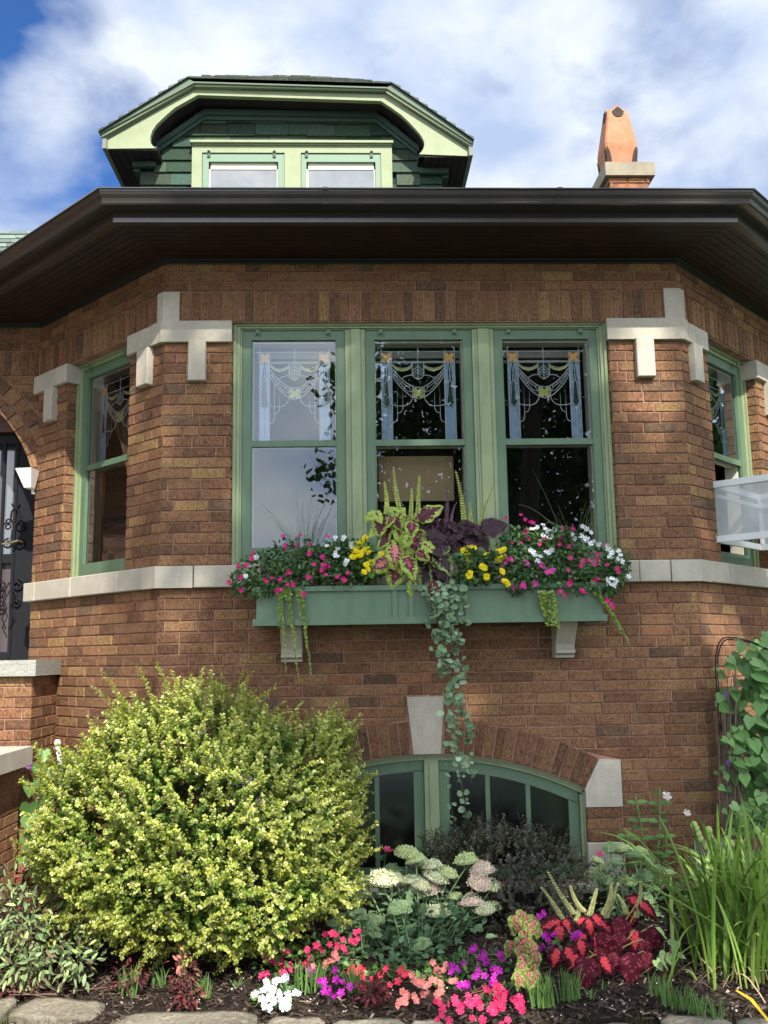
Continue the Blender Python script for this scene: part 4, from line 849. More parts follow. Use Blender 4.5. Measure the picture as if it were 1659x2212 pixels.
# ================================================================== plant kit
lv = np.array([(0, 0, 0), (.30, -.30, .06), (.30, 0, 0), (.30, .30, .06), (.66, -.27, .05), (.66, 0, -.01), (.66, .27, .05), (1, 0, -.06)], float)
lf = [(0, 1, 2), (0, 2, 3), (1, 4, 5, 2), (2, 5, 6, 3), (4, 7, 5), (5, 7, 6)]
sv = np.array([(0, 0, 0), (.5, -.34, .06), (.92, -.16, .03), (.92, .16, .03), (.5, .34, .06)], float); sf_ = [(0, 1, 2), (0, 2, 3), (0, 3, 4)]
sf1 = [(0, 1, 2, 3, 4)]
rv = np.array([(0, 0, 0), (.12, -.36, .03), (.45, -.52, .05), (.85, -.34, .03), (1, 0, 0), (.85, .34, .03), (.45, .52, .05), (.12, .36, .03), (.4, 0, -.05)], float)
rf = [(0, 1, 8), (1, 2, 8), (2, 3, 8), (3, 4, 8), (4, 5, 8), (5, 6, 8), (6, 7, 8), (7, 0, 8)]
hv = np.array([(0.06, 0, 0), (-.12, -.22, .03), (-.02, -.44, .04), (.3, -.50, .04), (.65, -.27, .0), (1, 0, -.08), (.65, .27, .0), (.3, .50, .04), (-.02, .44, .04), (-.12, .22, .03), (.4, 0, -.03)], float)
hf = [(i, i+1, 10) for i in range(0, 9)]+[(9, 0, 10)]
def norm(v): return v/(np.linalg.norm(v, axis=-1, keepdims=True)+1e-9)
def basis(d, n, L, Wd=1.0):
    d = norm(d); n = norm(n-d*(d*n).sum(1, keepdims=True)); s = np.cross(n, d); L = np.asarray(L).reshape(-1, 1); Wd = np.asarray(Wd).reshape(-1, 1)
    return np.stack([d*L, s*L*Wd, n*L], 2)
def mixc(pal, k, var=.15):
    pal = np.array(pal, float); i = rng.integers(0, len(pal), k); return pal[i]*rng.uniform(1-var, 1+var, (k, 1))
def blob_points(cs, n, shell=.35):
    """points on/near the surface of a union of ellipsoids (cx,cy,cz,rx,ry,rz); returns points and outward normals"""
    cs = np.array(cs, float); w = cs[:, 3]*cs[:, 4]+cs[:, 3]*cs[:, 5]+cs[:, 4]*cs[:, 5]; i = rng.choice(len(cs), n, p=w/w.sum()); u = norm(rng.normal(size=(n, 3)))
    r = 1-shell*rng.random(n)**1.5; P = cs[i, :3]+u*cs[i, 3:]*r[:, None]; N = norm(u/cs[i, 3:]); return P, N
def root_of(P, z): q = np.array(P, float); q[2] = z; return q
def petal_flower(rad, np_=5, cup=.25, wide=.62):
    V = [(0, 0, 0)]; F = []
    for i in range(np_):
        a = 2*math.pi*i/np_; ca, sa = math.cos(a), math.sin(a); b = len(V)
        for x, y, z in ((.35, -.28*wide*1.6, .1*cup), (.80, -.50*wide*1.25, .8*cup), (1.0, -.16, 1.05*cup), (.96, .0, .85*cup), (1.0, .16, 1.05*cup), (.80, .50*wide*1.25, .8*cup), (.35, .28*wide*1.6, .1*cup)): V.append(((x*ca-y*sa)*rad, (x*sa+y*ca)*rad, z*rad+.02*rad*(i % 2)))
        F += [(0, b, b+1), (0, b+1, b+2, b+3), (0, b+3, b+4, b+5), (0, b+5, b+6)]
    return np.array(V), F
FM = {}
def flower_mesh(key, rad, col, kind='imp'):
    """a small library of flower meshes shared by the copies"""
    if (key, kind) in FM: return FM[(key, kind)]
    out = []
    for v in range(3):
        mb = MB(); col_ = np.array(col, float)
        if kind == 'imp':
            V, F = petal_flower(rad, 5, .18+.1*v); V[1:] += rng.normal(0, rad*.05, (len(V)-1, 3)); cc = np.repeat(rng.uniform(.62, 1.1, (5, 1)), 4, axis=0)*col_*np.array([1, 1, 1]) + np.tile([[0, 0, 0], [.03, .03, .03], [.0, .0, .0], [.02, .02, .02]], (5, 1)); mb.add(V, F, cc[:len(F)])
            V2, F2 = petal_flower(rad*.17, 5, .3); V2[:, 2] += rad*.06; mb.add(V2, F2, np.clip(col_*.5+.12, 0, 1))
            if v == 1:  # a second bloom right beside
                V, F = petal_flower(rad*.86, 5, .3); V = V@np.array([[.8, 0, .5], [.1, 1, 0], [-.5, 0, .8]])+np.array([rad*1.05, rad*.45, -rad*.3]); mb.add(V, F, col_*.92)
        elif kind == 'beg':
            for r in range(3):
                V, F = petal_flower(rad*(1-.22*r), 4, .35+.2*r, .85); a = r*.7; V = V@np.array([[math.cos(a), math.sin(a), 0], [-math.sin(a), math.cos(a), 0], [0, 0, 1]]); V[:, 2] += r*rad*.1; mb.add(V, F, col_*(1-.07*r))
        me = mb.build('flower', M_PETAL); d = me.data; bpy.data.objects.remove(me); out.append(d)
    FM[(key, kind)] = out; return out
def put_flower(parent, P, N, key, rad, col, kind='imp', scale=1.0):
    me = flower_mesh(key, rad, col, kind)[rng.integers(0, 3)]; o = bpy.data.objects.new('flower', me); COL.objects.link(o); o.parent = parent; o.location = tuple(P)
    q = Vector(tuple(N)).to_track_quat('Z', 'Y').to_euler(); o.rotation_euler = q; o.rotation_euler.rotate_axis('Z', rng.uniform(0, 6)); s = scale*rng.uniform(.85, 1.15); o.scale = (s, s, s*rng.uniform(.8, 1.2)); return o
MAG, HOT, WHT, COR, PUR, RED, YEL, LPK = (.74, .015, .24), (.82, .03, .16), (.86, .87, .88), (.88, .26, .20), (.56, .012, .46), (.72, .02, .06), (.95, .80, .03), (.90, .40, .48)
GRN = [(.055, .125, .035), (.07, .155, .045), (.045, .10, .035), (.095, .19, .06)]
def dome(mb, cs, n, size, pal, tpl='leaf', shell=.5, up=.5, wd=.85, var=.2, droop=.2):
    P, N = blob_points(cs, n, shell); k = len(P); d = norm(N+rng.normal(0, .55, (k, 3))+np.array([0, 0, -droop])); nn = norm(N*.8+np.array([0, -.25, up])+rng.normal(0, .35, (k, 3)))
    v, f = {'leaf': (lv, lf), 'small': (sv, sf_), 'round': (rv, rf), 'heart': (hv, hf)}[tpl]
    mb.inst(v, f, basis(d, nn, rng.uniform(.7, 1.25, k)*size, wd), P, mixc(pal, k, var)); return P, N
def D2(px, py, Y): return at(px, py, Y)
def stems(mb, P, base, col, r=.0022, n=20):
    for i in rng.choice(len(P), min(n, len(P)), replace=False):
        b = np.array(base)+rng.normal(0, .015, 3); m_ = (b+P[i])/2+rng.normal(0, .02, 3); t = np.linspace(0, 1, 6)[:, None]; mb.tube((1-t)**2*b+2*t*(1-t)*m_+t**2*P[i], r, 4, col, cap=False)
def zreg7(x, y): return (466.3+x*.2976, 1014.9+y*.2976)
def zreg8(x, y): return (905.2+x*.2976, 1014.9+y*.2976)
def yfront(py, y0=-.36, y1=-.12):   # flowers lower in the picture hang further forward
    return y1+(y0-y1)*min(1, max(0, (py-1120)/120))
def impatiens_box(name, label, cs_px, flowers, seed_n, pal=GRN, leaf=.030):
    t = thing(name, label, 'flowering plant', None); cs = []
    for (px, py, rx, rz, Y) in cs_px:
        c = D2(px, py, Y); cs.append((c[0], c[1], c[2], rx, .11, rz))
    mb = MB(); P, N = dome(mb, cs, seed_n, leaf, pal, 'leaf', .55, .6, 1.0)
    mb.build('foliage', M_LEAF, t); mb = MB(); base = np.mean([c[:3] for c in cs], 0); base[2] = -.2; base[1] = -.17; stems(mb, P, base, (.25, .10, .07), n=40); mb.build('stem', M_STEM, t)
    for (px, py, key, col, kind, rad) in flowers:
        Y = yfront(py)-.03; c = D2(px, py, Y); n = norm(np.array([rng.normal(0, .45), -1+rng.normal(0, .25), .35+rng.normal(0, .4)])); put_flower(t, c, n, key, rad, col, kind)
    return t
# ------------------------------------------------------------------ flower box planting
L7 = [(95, 815), (165, 690), (225, 690), (262, 645), (280, 602), (180, 780), (185, 870), (365, 810), (410, 790), (485, 480), (505, 545), (535, 740), (438, 878), (472, 868), (520, 830), (565, 835), (638, 900), (665, 780), (680, 612), (680, 540), (710, 685), (772, 630), (782, 690), (825, 705), (800, 762), (770, 730), (880, 778), (935, 802), (960, 752), (810, 482), (610, 475), (470, 795), (595, 545)]
impatiens_box('impatiens', 'magenta flowered plant filling the left end of the flower box', [(565, 1232, .15, .10, -.22), (640, 1200, .20, .10, -.16), (700, 1220, .20, .11, -.2), (520, 1258, .055, .07, -.27), (610, 1250, .2, .09, -.27), (745, 1250, .12, .08, -.24), (560, 1270, .10, .05, -.3)],
    [(*zreg7(x, y), 'mag', (MAG if (x+y) % 3 else HOT), 'imp', .0155) for x, y in L7], 2600)
impatiens_box('white_impatiens', 'white flowered plant between the magenta blooms and the left yellow begonia', [(738, 1195, .12, .08, -.17), (755, 1215, .10, .08, -.2)],
    [(*zreg7(x, y), 'wht', WHT, 'imp', .0175) for x, y in [(808, 555), (885, 572), (865, 622), (950, 660), (980, 562), (988, 540), (945, 680), (930, 490), (868, 492), (870, 600), (292, 632), (215, 770)]], 800)
impatiens_box('yellow_begonia', 'yellow flowered begonia left of the lime coleus', [(780, 1195, .07, .07, -.2), (800, 1230, .07, .07, -.25)],
    [(*zreg7(x, y), 'yel', YEL, 'beg', .021) for x, y in [(1060, 520), (1085, 495), (1030, 545), (1075, 545), (1005, 590), (1040, 600), (1075, 590), (1115, 605), (990, 632), (1020, 640), (1055, 625), (1100, 575), (1100, 720), (1075, 745), (1095, 690), (1120, 670), (1200, 615)]], 500, [(.10, .20, .04), (.14, .26, .05), (.06, .13, .035)], .034)
impatiens_box('yellow_begonia', 'yellow flowered begonia right of the purple coleus', [(1015, 1210, .08, .06, -.26), (1065, 1215, .09, .06, -.26), (1030, 1245, .12, .05, -.28)],
    [(*zreg8(x, y), 'yel', YEL, 'beg', .022) for x, y in [(370, 558), (392, 566), (330, 600), (320, 585), (355, 612), (368, 652), (490, 625), (475, 712), (460, 705), (570, 598), (600, 590), (615, 585), (570, 650), (588, 655), (612, 635), (372, 750), (360, 770), (600, 740), (640, 830), (622, 815), (488, 775)]], 900, [(.06, .13, .04), (.045, .09, .03), (.09, .17, .045)], .036)
R8 = [(630, 352), (740, 330), (770, 358), (830, 385), (815, 378), (590, 458), (770, 455), (790, 500), (670, 532), (740, 532), (905, 505), (878, 538), (1040, 430), (1120, 430), (1025, 490), (1022, 545), (1088, 555), (1350, 545), (1252, 600), (1300, 612), (1100, 640), (1190, 660), (1235, 660), (1270, 690), (1290, 650), (1180, 695), (1365, 692), (890, 692), (622, 678), (660, 640), (640, 660), (672, 655), (770, 670), (785, 680), (930, 745), (975, 725), (960, 735), (1085, 730), (1275, 800), (1300, 795), (1092, 830), (1180, 870), (1188, 885), (1028, 882), (1060, 910), (755, 830), (745, 845), (765, 850), (680, 850), (842, 822), (1370, 950), (1395, 975), (1400, 995), (1440, 722), (1452, 745), (600, 700)]
impatiens_box('impatiens', 'magenta and pink flowered plant filling the right end of the flower box', [(1120, 1180, .13, .12, -.18), (1190, 1190, .20, .11, -.17), (1270, 1215, .17, .11, -.2), (1310, 1255, .10, .09, -.24), (1150, 1240, .15, .10, -.27), (1240, 1255, .2, .08, -.28), (1115, 1255, .07, .08, -.3), (1325, 1235, .06, .08, -.22)],
    [(*zreg8(x, y), ('mag', 'lpk')[int(y > 620 and x < 1000)], (MAG if not (y > 620 and x < 1000) else (.78, .06, .42)), 'imp', .0175) for x, y in R8], 3600)
impatiens_box('white_impatiens', 'white flowered plant among the magenta blooms at the right end of the box', [(1200, 1160, .16, .05, -.16), (1330, 1215, .08, .09, -.18)],
    [(*zreg8(x, y), 'wht', WHT, 'imp', .0195) for x, y in [(830, 430), (860, 418), (900, 400), (915, 425), (935, 445), (985, 440), (960, 475), (945, 495), (900, 478), (1185, 412), (1215, 430), (1245, 455), (1112, 470), (1130, 500), (1175, 480), (1205, 500), (1250, 535), (1300, 537), (825, 600), (845, 625), (880, 632), (860, 662), (922, 595), (965, 580), (945, 605), (1370, 570), (1400, 600), (1385, 630), (1450, 590), (1462, 620), (1440, 645), (1470, 665), (1362, 800), (1400, 790), (1432, 805), (1385, 830), (1415, 845), (1520, 775)]], 600)
# ---- coleus: large toothed leaves with painted zones
def coleus_leaf(mb, P, d, n, L, Wd, style, nu=16, nv=12):
    d = norm(np.array([d], float))[0]; n = np.array(n, float); n = norm(np.array([n-d*(d@n)]))[0]; s = np.cross(n, d); V = []; ph = rng.uniform(0, 6)
    for i in range(nu+1):
        u = i/nu; w = Wd*(math.sin(math.pi*min(1, u*.95+.04)**.66)**.72)*(1+.055*math.sin(u*50))
        for j in range(nv+1):
            v = j/nv*2-1; x = u*L; y = v*w*L*.5; z = -.30*L*u*u-.10*L*v*v+.08*L*(1-abs(v))*0+.05*L*math.sin(u*17+ph)*v*v+abs(v)*.08*L+rng.normal(0, .003*L)
            V.append(np.array(P)+d*x+s*y+n*z)
    F, C = [], []
    for i in range(nu):
        for j in range(nv):
            a = i*(nv+1)+j; F.append((a, a+1, a+nv+2, a+nv+1)); u = (i+.5)/nu; v = abs((j+.5)/nv*2-1)
            vein = (u*6-v*1.6) % 1.0; jag = .16*(abs(vein-.5)*2-.5)+rng.normal(0, .035); e = v+max(0, (u-.45))*.9+jag
            e2 = v*.95+max(0, u-.35)*.85+(.30*(abs(vein-.5)*2)**1.5-.12)+rng.normal(0, .05)
            LM = (.36, .46, .085) if rng.random() < .7 else (.26, .37, .06)
            if style == 'lime':
                c = (.11, .014, .032) if e2 < .58 and u > .04 else LM; c = (.42, .07, .11) if e < .13 and u > .12 and u < .5 else c
            elif style == 'limedark':
                c = (.085, .012, .026) if e2 < .72 and u > .02 else LM
            elif style == 'limeonly':
                c = (.12, .03, .035) if e2 < .18 else LM
            elif style == 'limepink':
                c = (.62, .22, .19) if e2 < .33 else ((.17, .02, .045) if e2 < .62 else LM)
            elif style == 'purple':
                c = (.075, .018, .032) if vein < .12 and v < .85 else (.030, .009, .019); c = (.09, .05, .045) if v > .9 else c
            elif style == 'purplelime':
                c = (.032, .009, .018) if e2 < .74 else ((.16, .20, .07) if e2 < .9 else (.26, .33, .10))
            elif style == 'red':
                c = (.66, .065, .075) if e < .44 and u > .04 and u < .86 else (.065, .007, .014); c = (.55, .035, .09) if e < .44 and vein < .25 and u < .86 else c
            elif style == 'redveined':
                c = (.30, .04, .07) if (vein < .14 or v < .08) and v < .85 else (.085, .008, .018)
            elif style == 'pinkyellow':
                c = (.42, .12, .12) if e < .24 else ((.14, .05, .04) if e < .46 else ((.26, .29, .08) if rng.random() < .5 else (.12, .19, .045)))
            C.append(np.array(c)*rng.uniform(.85, 1.12))
    mb.add(V, F, np.array(C))
def spike(mb, P0, P1, r0, col, whorls=16):
    P0, P1 = np.array(P0), np.array(P1); bend = rng.normal(0, .008, 3); ax = P1-P0
    t = np.linspace(0, 1, 8)[:, None]; c_ = P0+ax*t+bend*np.sin(t*math.pi); mb.tube(c_, .0022, 4, np.array(col)*.8)
    for i in range(whorls):
        u = .12+.88*i/whorls; C = P0+ax*u+bend*math.sin(u*math.pi); r = r0*(1-.62*u); k = 8; a = rng.uniform(0, 1)+np.arange(k)*2*math.pi/k
        d = np.stack([np.cos(a), np.sin(a), np.full(k, .25)], 1); mb.inst(oct_v, oct_f, basis(d, np.tile([0, 0, 1.], (k, 1)), r*.42, .62), C+d*r*.6, mixc([col], k, .25))
def draw_coleus(t, leaves, stylemap, conv, Y0, scale=1.0):
    mb = MB()
    for (x, y, ang, Lz, st) in leaves:
        px, py = conv(x, y); Lm = Lz*.2976/335*1.12*scale; a = math.radians(ang); Y = Y0+rng.uniform(-.05, .05)-(.05 if py > 1180 else 0)
        # (x,y) is the middle of the leaf; tip direction `ang` measured in the picture, 0 = right, 90 = down
        dv = np.array([math.cos(a), -.45 if ang > 30 and ang < 150 else -.25, -math.sin(a)]); c = at(px, py, Y); P = c-dv/np.linalg.norm(dv)*Lm*.5
        coleus_leaf(mb, P, dv, np.array([rng.normal(0, .38), -1.0, .55+rng.normal(0, .3)]), Lm, .80*rng.uniform(.85, 1.1), st)
    mb.build('foliage', M_LEAF, t)
t = thing('coleus', 'coleus with lime edged burgundy leaves and tall pale spikes, left of centre in the box', 'foliage plant')
draw_coleus(t, [(1125, 335, 155, 100, 'limeonly'), (1190, 400, 105, 140, 'limedark'), (1315, 385, 60, 105, 'limedark'), (1290, 300, 215, 80, 'limeonly'), (1345, 310, 300, 80, 'limeonly'), (1420, 430, 95, 115, 'lime'), (1450, 545, 78, 185, 'lime'), (1305, 625, 88, 165, 'limepink'), (1415, 700, 65, 165, 'lime'), (1180, 695, 150, 140, 'limepink'), (1300, 775, 105, 150, 'lime'), (1550, 300, 325, 180, 'limedark'), (1240, 450, 100, 110, 'limedark'), (1340, 480, 70, 120, 'limeonly'), (1215, 520, 130, 110, 'limedark'), (1480, 330, 320, 95, 'limeonly'), (1430, 860, 95, 110, 'limeonly'), (1380, 370, 100, 90, 'limeonly'), (1500, 470, 20, 90, 'lime'), (1150, 450, 140, 90, 'limeonly'), (1555, 560, 30, 110, 'limeonly'), (1260, 560, 100, 110, 'limeonly'), (1370, 600, 95, 110, 'limeonly'), (1180, 340, 60, 90, 'limeonly'), (1260, 370, 130, 90, 'lime'), (1395, 520, 110, 90, 'limeonly'), (1500, 620, 45, 100, 'lime'), (1210, 620, 140, 90, 'limeonly'), (1340, 700, 90, 100, 'limeonly')], None, zreg7, -.30, .92)
mb = MB(); stc = (.42, .48, .12)
for x0, y0, x1, y1, conv in ((1235, 290, 1222, 85, zreg7), (1350, 300, 1290, -5, zreg7), (1410, 350, 1422, 135, zreg7), (1462, 340, 1476, 38, zreg7)): spike(mb, at(*conv(x0, y0+60), -.24), at(*conv(x1, y1), -.24), .021, (.50, .56, .16), 20)
mb.build('flower_spike', M_LEAFM, t)
t = thing('coleus', 'dark purple coleus with mauve and yellow green spikes in the middle of the box', 'foliage plant')
draw_coleus(t, [(70, 440, 190, 130, 'purple'), (175, 420, 70, 130, 'purple'), (255, 405, 40, 110, 'purple'), (365, 420, 20, 150, 'purple'), (545, 408, 345, 190, 'purple'), (250, 530, 45, 210, 'purple'), (395, 500, 20, 150, 'purple'), (480, 535, 60, 150, 'purplelime'), (90, 620, 95, 130, 'redveined'), (190, 665, 50, 190, 'purplelime'), (55, 770, 110, 190, 'purplelime'), (115, 870, 95, 130, 'redveined'), (140, 590, 30, 110, 'purple'), (20, 520, 120, 130, 'purple'), (310, 450, 90, 120, 'purple'), (130, 500, 60, 150, 'purple'), (10, 640, 90, 120, 'purple'), (160, 730, 80, 150, 'purple'), (-10, 440, 200, 120, 'purple'), (440, 440, 60, 120, 'purple')]+[(rng.uniform(20, 420), rng.uniform(400, 560), rng.uniform(10, 170), rng.uniform(90, 130), 'purple') for _ in range(14)]+[(rng.uniform(20, 200), rng.uniform(560, 800), rng.uniform(40, 140), rng.uniform(90, 130), 'purplelime') for _ in range(8)], None, zreg8, -.27, .84)
mb = MB()
for x0, y0, x1, y1, c, r_ in ((190, 370, 200, 140, (.24, .12, .19), .017), (235, 370, 262, 250, (.26, .15, .20), .014), (330, 370, 265, 5, (.48, .54, .17), .022), (385, 380, 368, 235, (.48, .54, .17), .02), (425, 390, 543, 100, (.42, .48, .16), .020), (455, 440, 470, 370, (.45, .5, .16), .016), (130, 380, 110, 290, (.20, .08, .13), .013)): spike(mb, at(*zreg8(x0, y0+60), -.24), at(*zreg8(x1, y1), -.24), r_, c, 20)
mb.build('flower_spike', M_LEAFM, t)
# thin rush blades
def rush(label, base_pts, tips, col, r=.0013):
    t = thing('rush', label, 'grass plant'); mb = MB()
    for (b, tip) in zip(base_pts, tips):
        b = np.array(b); e = np.array(tip); m = b+(e-b)*.55+np.array([0, 0, .25*np.linalg.norm((e-b)[:2])]); u = np.linspace(0, 1, 10)[:, None]; mb.tube((1-u)**2*b+2*u*(1-u)*m+u*u*e, np.linspace(r, r*.35, 10), 4, np.array(col)*rng.uniform(.6, 1.3), cap=False)
    mb.build('blades', M_STEM, t)
b0 = at(655, 1185, -.18)
tp = [(602, 1120, 1), (566, 1095, 1), (578, 1112, 1), (620, 1118, 1), (640, 1060, 1), (643, 1080, 1), (655, 1085, 1), (665, 1078, 1), (675, 1065, 1), (682, 1073, 1), (690, 1080, 1), (700, 1090, 1), (709, 1078, 1), (716, 1100, 1), (725, 1092, 1), (735, 1105, 1), (650, 1105, 1), (660, 1110, 1), (712, 1065, 1), (800, 1140, 1), (560, 1085, 1), (672, 1120, 1), (700, 1120, 1)]
rush('fine dark rush rising before the lower left bay pane', [b0+rng.normal(0, .012, 3)+np.array([(x-650)*.0006, 0, 0]) for x, y, _ in tp], [at(x, y, -.22+rng.uniform(-.1, .05)) for x, y, _ in tp], (.09, .15, .07))
b0 = at(1240, 1160, -.18); tp = [(1150, 1015), (1120, 1090), (1285, 1060), (1268, 1080), (1310, 1110), (1330, 1095), (1345, 1120), (1330, 1140), (1195, 1110), (1180, 1130), (1175, 1120), (1310, 1125), (1340, 1065), (1350, 1150), (1270, 1100), (1300, 1090), (1205, 1090), (1352, 1090)]
rush('fine arching rush before the lower right bay pane', [b0+rng.normal(0, .02, 3)+np.array([(x-1240)*.0008, 0, 0]) for x, y in tp], [at(x, y, -.2+rng.uniform(-.12, .04)) for x, y in tp], (.16, .20, .10))
# creeping jenny strands: pairs of round leaves down a thread
def strand(mb, pts, n, size, pal, r=.0012, pair=True, tpl='round', taper=.5):
    pts = np.array(pts); s = np.linspace(0, 1, len(pts)); u = np.linspace(0, 1, n); C = np.stack([np.interp(u, s, pts[:, i]) for i in range(3)], 1)
    C += np.cumsum(rng.normal(0, .0012, C.shape), 0)*np.array([1, .5, .2]); mb.tube(C, r, 4, (.18, .13, .06), cap=False); v, f = (rv, rf) if tpl == 'round' else (hv, hf)
    for sg in ((-1, 1) if pair else (1,)):
        a = rng.uniform(-.7, .7, n)+(0 if sg > 0 else math.pi)+np.arange(n)*.9; d = np.stack([np.cos(a), -abs(np.sin(a))*.6, -.25+rng.normal(0, .25, n)], 1); nn = np.tile([0, -.9, .5], (n, 1))+rng.normal(0, .3, (n, 3))
        mb.inst(v, f, basis(d, nn, size*(1-taper*u)*rng.uniform(.75, 1.2, n), 1.0), C, mixc(pal, n, .2))
JEN = [(.24, .34, .07), (.33, .42, .10), (.18, .28, .06)]; JEN2 = [(.42, .44, .16), (.34, .40, .12)]
t = thing('creeping_jenny', 'yellow green strands hanging over the left stone bracket', 'trailing plant')
for x0, y0, x1, y1 in ((452, 870, 512, 1465), (520, 870, 588, 1525), (535, 860, 530, 1130), (612, 880, 685, 1480), (598, 870, 640, 1120), (490, 880, 470, 1140)):
    mb = MB(); A0 = at(*zreg7(x0, y0), -.335); A1 = at(*zreg7(x1, y1), -.335); m_ = (A0+A1)/2+np.array([.008*rng.normal(), 0, 0]); L_ = np.linalg.norm(A1-A0); strand(mb, [A0, m_, A1], int(L_/.0075), .0165, JEN, taper=.62); mb.build('strand', M_LEAF, t)
t = thing('creeping_jenny', 'short green strands hanging left of the right stone bracket', 'trailing plant')
for x0, y0, x1, y1 in ((880, 880, 930, 1130), (900, 880, 945, 1105), (955, 880, 1012, 1158), (925, 890, 975, 1120)):
    mb = MB(); A0 = at(*zreg8(x0, y0), -.335); A1 = at(*zreg8(x1, y1), -.335); strand(mb, [A0, (A0+A1)/2, A1], int(np.linalg.norm(A1-A0)/.0065), .019, JEN, taper=.3); mb.build('strand', M_LEAF, t)
t = thing('creeping_jenny', 'long strand reaching down right past the end of the flower box', 'trailing plant')
for x0, y0, x1, y1, r_ in ((1290, 900, 1552, 1290, .4), (1270, 890, 1440, 1110, .3), (1300, 910, 1470, 1180, .3)):
    mb = MB(); A0 = at(*zreg8(x0, y0), -.32); A1 = at(*zreg8(x1, y1), -.30); m_ = (A0+A1)/2+np.array([.0, 0, .02]); strand(mb, [A0, m_, A1], int(np.linalg.norm(A1-A0)/.008), .017, JEN, taper=r_+.2); mb.build('strand', M_LEAF, t)
t = thing('trailing_peperomia', 'long curtain of round silvery green leaves hanging from the middle of the box', 'trailing plant')
SIL = [(.15, .25, .13), (.19, .30, .17), (.12, .21, .11), (.28, .38, .25)]
def loose(mb, pts, n, size):
    pts = np.array(pts); u = np.sort(rng.random(n)); s_ = np.linspace(0, 1, 30); C = np.stack([np.interp(s_, np.linspace(0, 1, len(pts)), pts[:, i]) for i in range(3)], 1); C[1:-1] += np.cumsum(rng.normal(0, .0022, (28, 3)), 0)*np.array([1, .6, .2])
    mb.tube(C, .0011, 4, (.14, .15, .08), cap=False); B = np.stack([np.interp(u, s_, C[:, i]) for i in range(3)], 1); a = rng.uniform(0, 2*math.pi, n); out = np.stack([np.cos(a), -abs(np.sin(a))*.8, rng.normal(-.1, .45, n)], 1); B2 = B+norm(out)*rng.uniform(.002, .012, n)[:, None]
    sz = size*rng.uniform(.55, 1.25, n)*(1-.25*u); nn = np.stack([rng.normal(0, .55, n), -np.ones(n), rng.normal(.5, .4, n)], 1); mb.inst(rv, rf, basis(out, nn, sz, 1.0), B2, mixc(SIL, n, .22)); mb.inst(rv*np.array([1.07, 1.07, 1])-np.array([.035, 0, .03]), rf, basis(out, nn, sz, 1.0), B2-norm(nn)*.0008, np.tile([.42, .50, .34], (n, 1)))
for (x0, x1, py1, n_, Y) in ((917, 985, 1795, 17, -.33), (935, 1012, 1775, 20, -.34), (975, 1018, 1690, 20, -.35), (925, 962, 1420, 9, -.36), (985, 1003, 1500, 15, -.34), (940, 985, 1400, 12, -.35), (915, 930, 1345, 7, -.34), (965, 990, 1380, 10, -.36), (958, 1012, 1610, 20, -.34), (948, 975, 1560, 17, -.33), (925, 945, 1330, 7, -.36), (990, 1000, 1350, 8, -.36), (962, 1000, 1470, 14, -.35), (950, 1005, 1740, 22, -.345), (928, 995, 1660, 20, -.34)):
    mb = MB(); A0 = at(x0, 1262, Y+.02); A1 = at(x1, py1, Y); A2 = at((x0*.45+x1*.55)+rng.uniform(-8, 8), (1262+py1)/2, Y-.01); loose(mb, [A0, A2, A1], int(n_*1.9), .041); mb.build('strand', M_LEAFM, t)

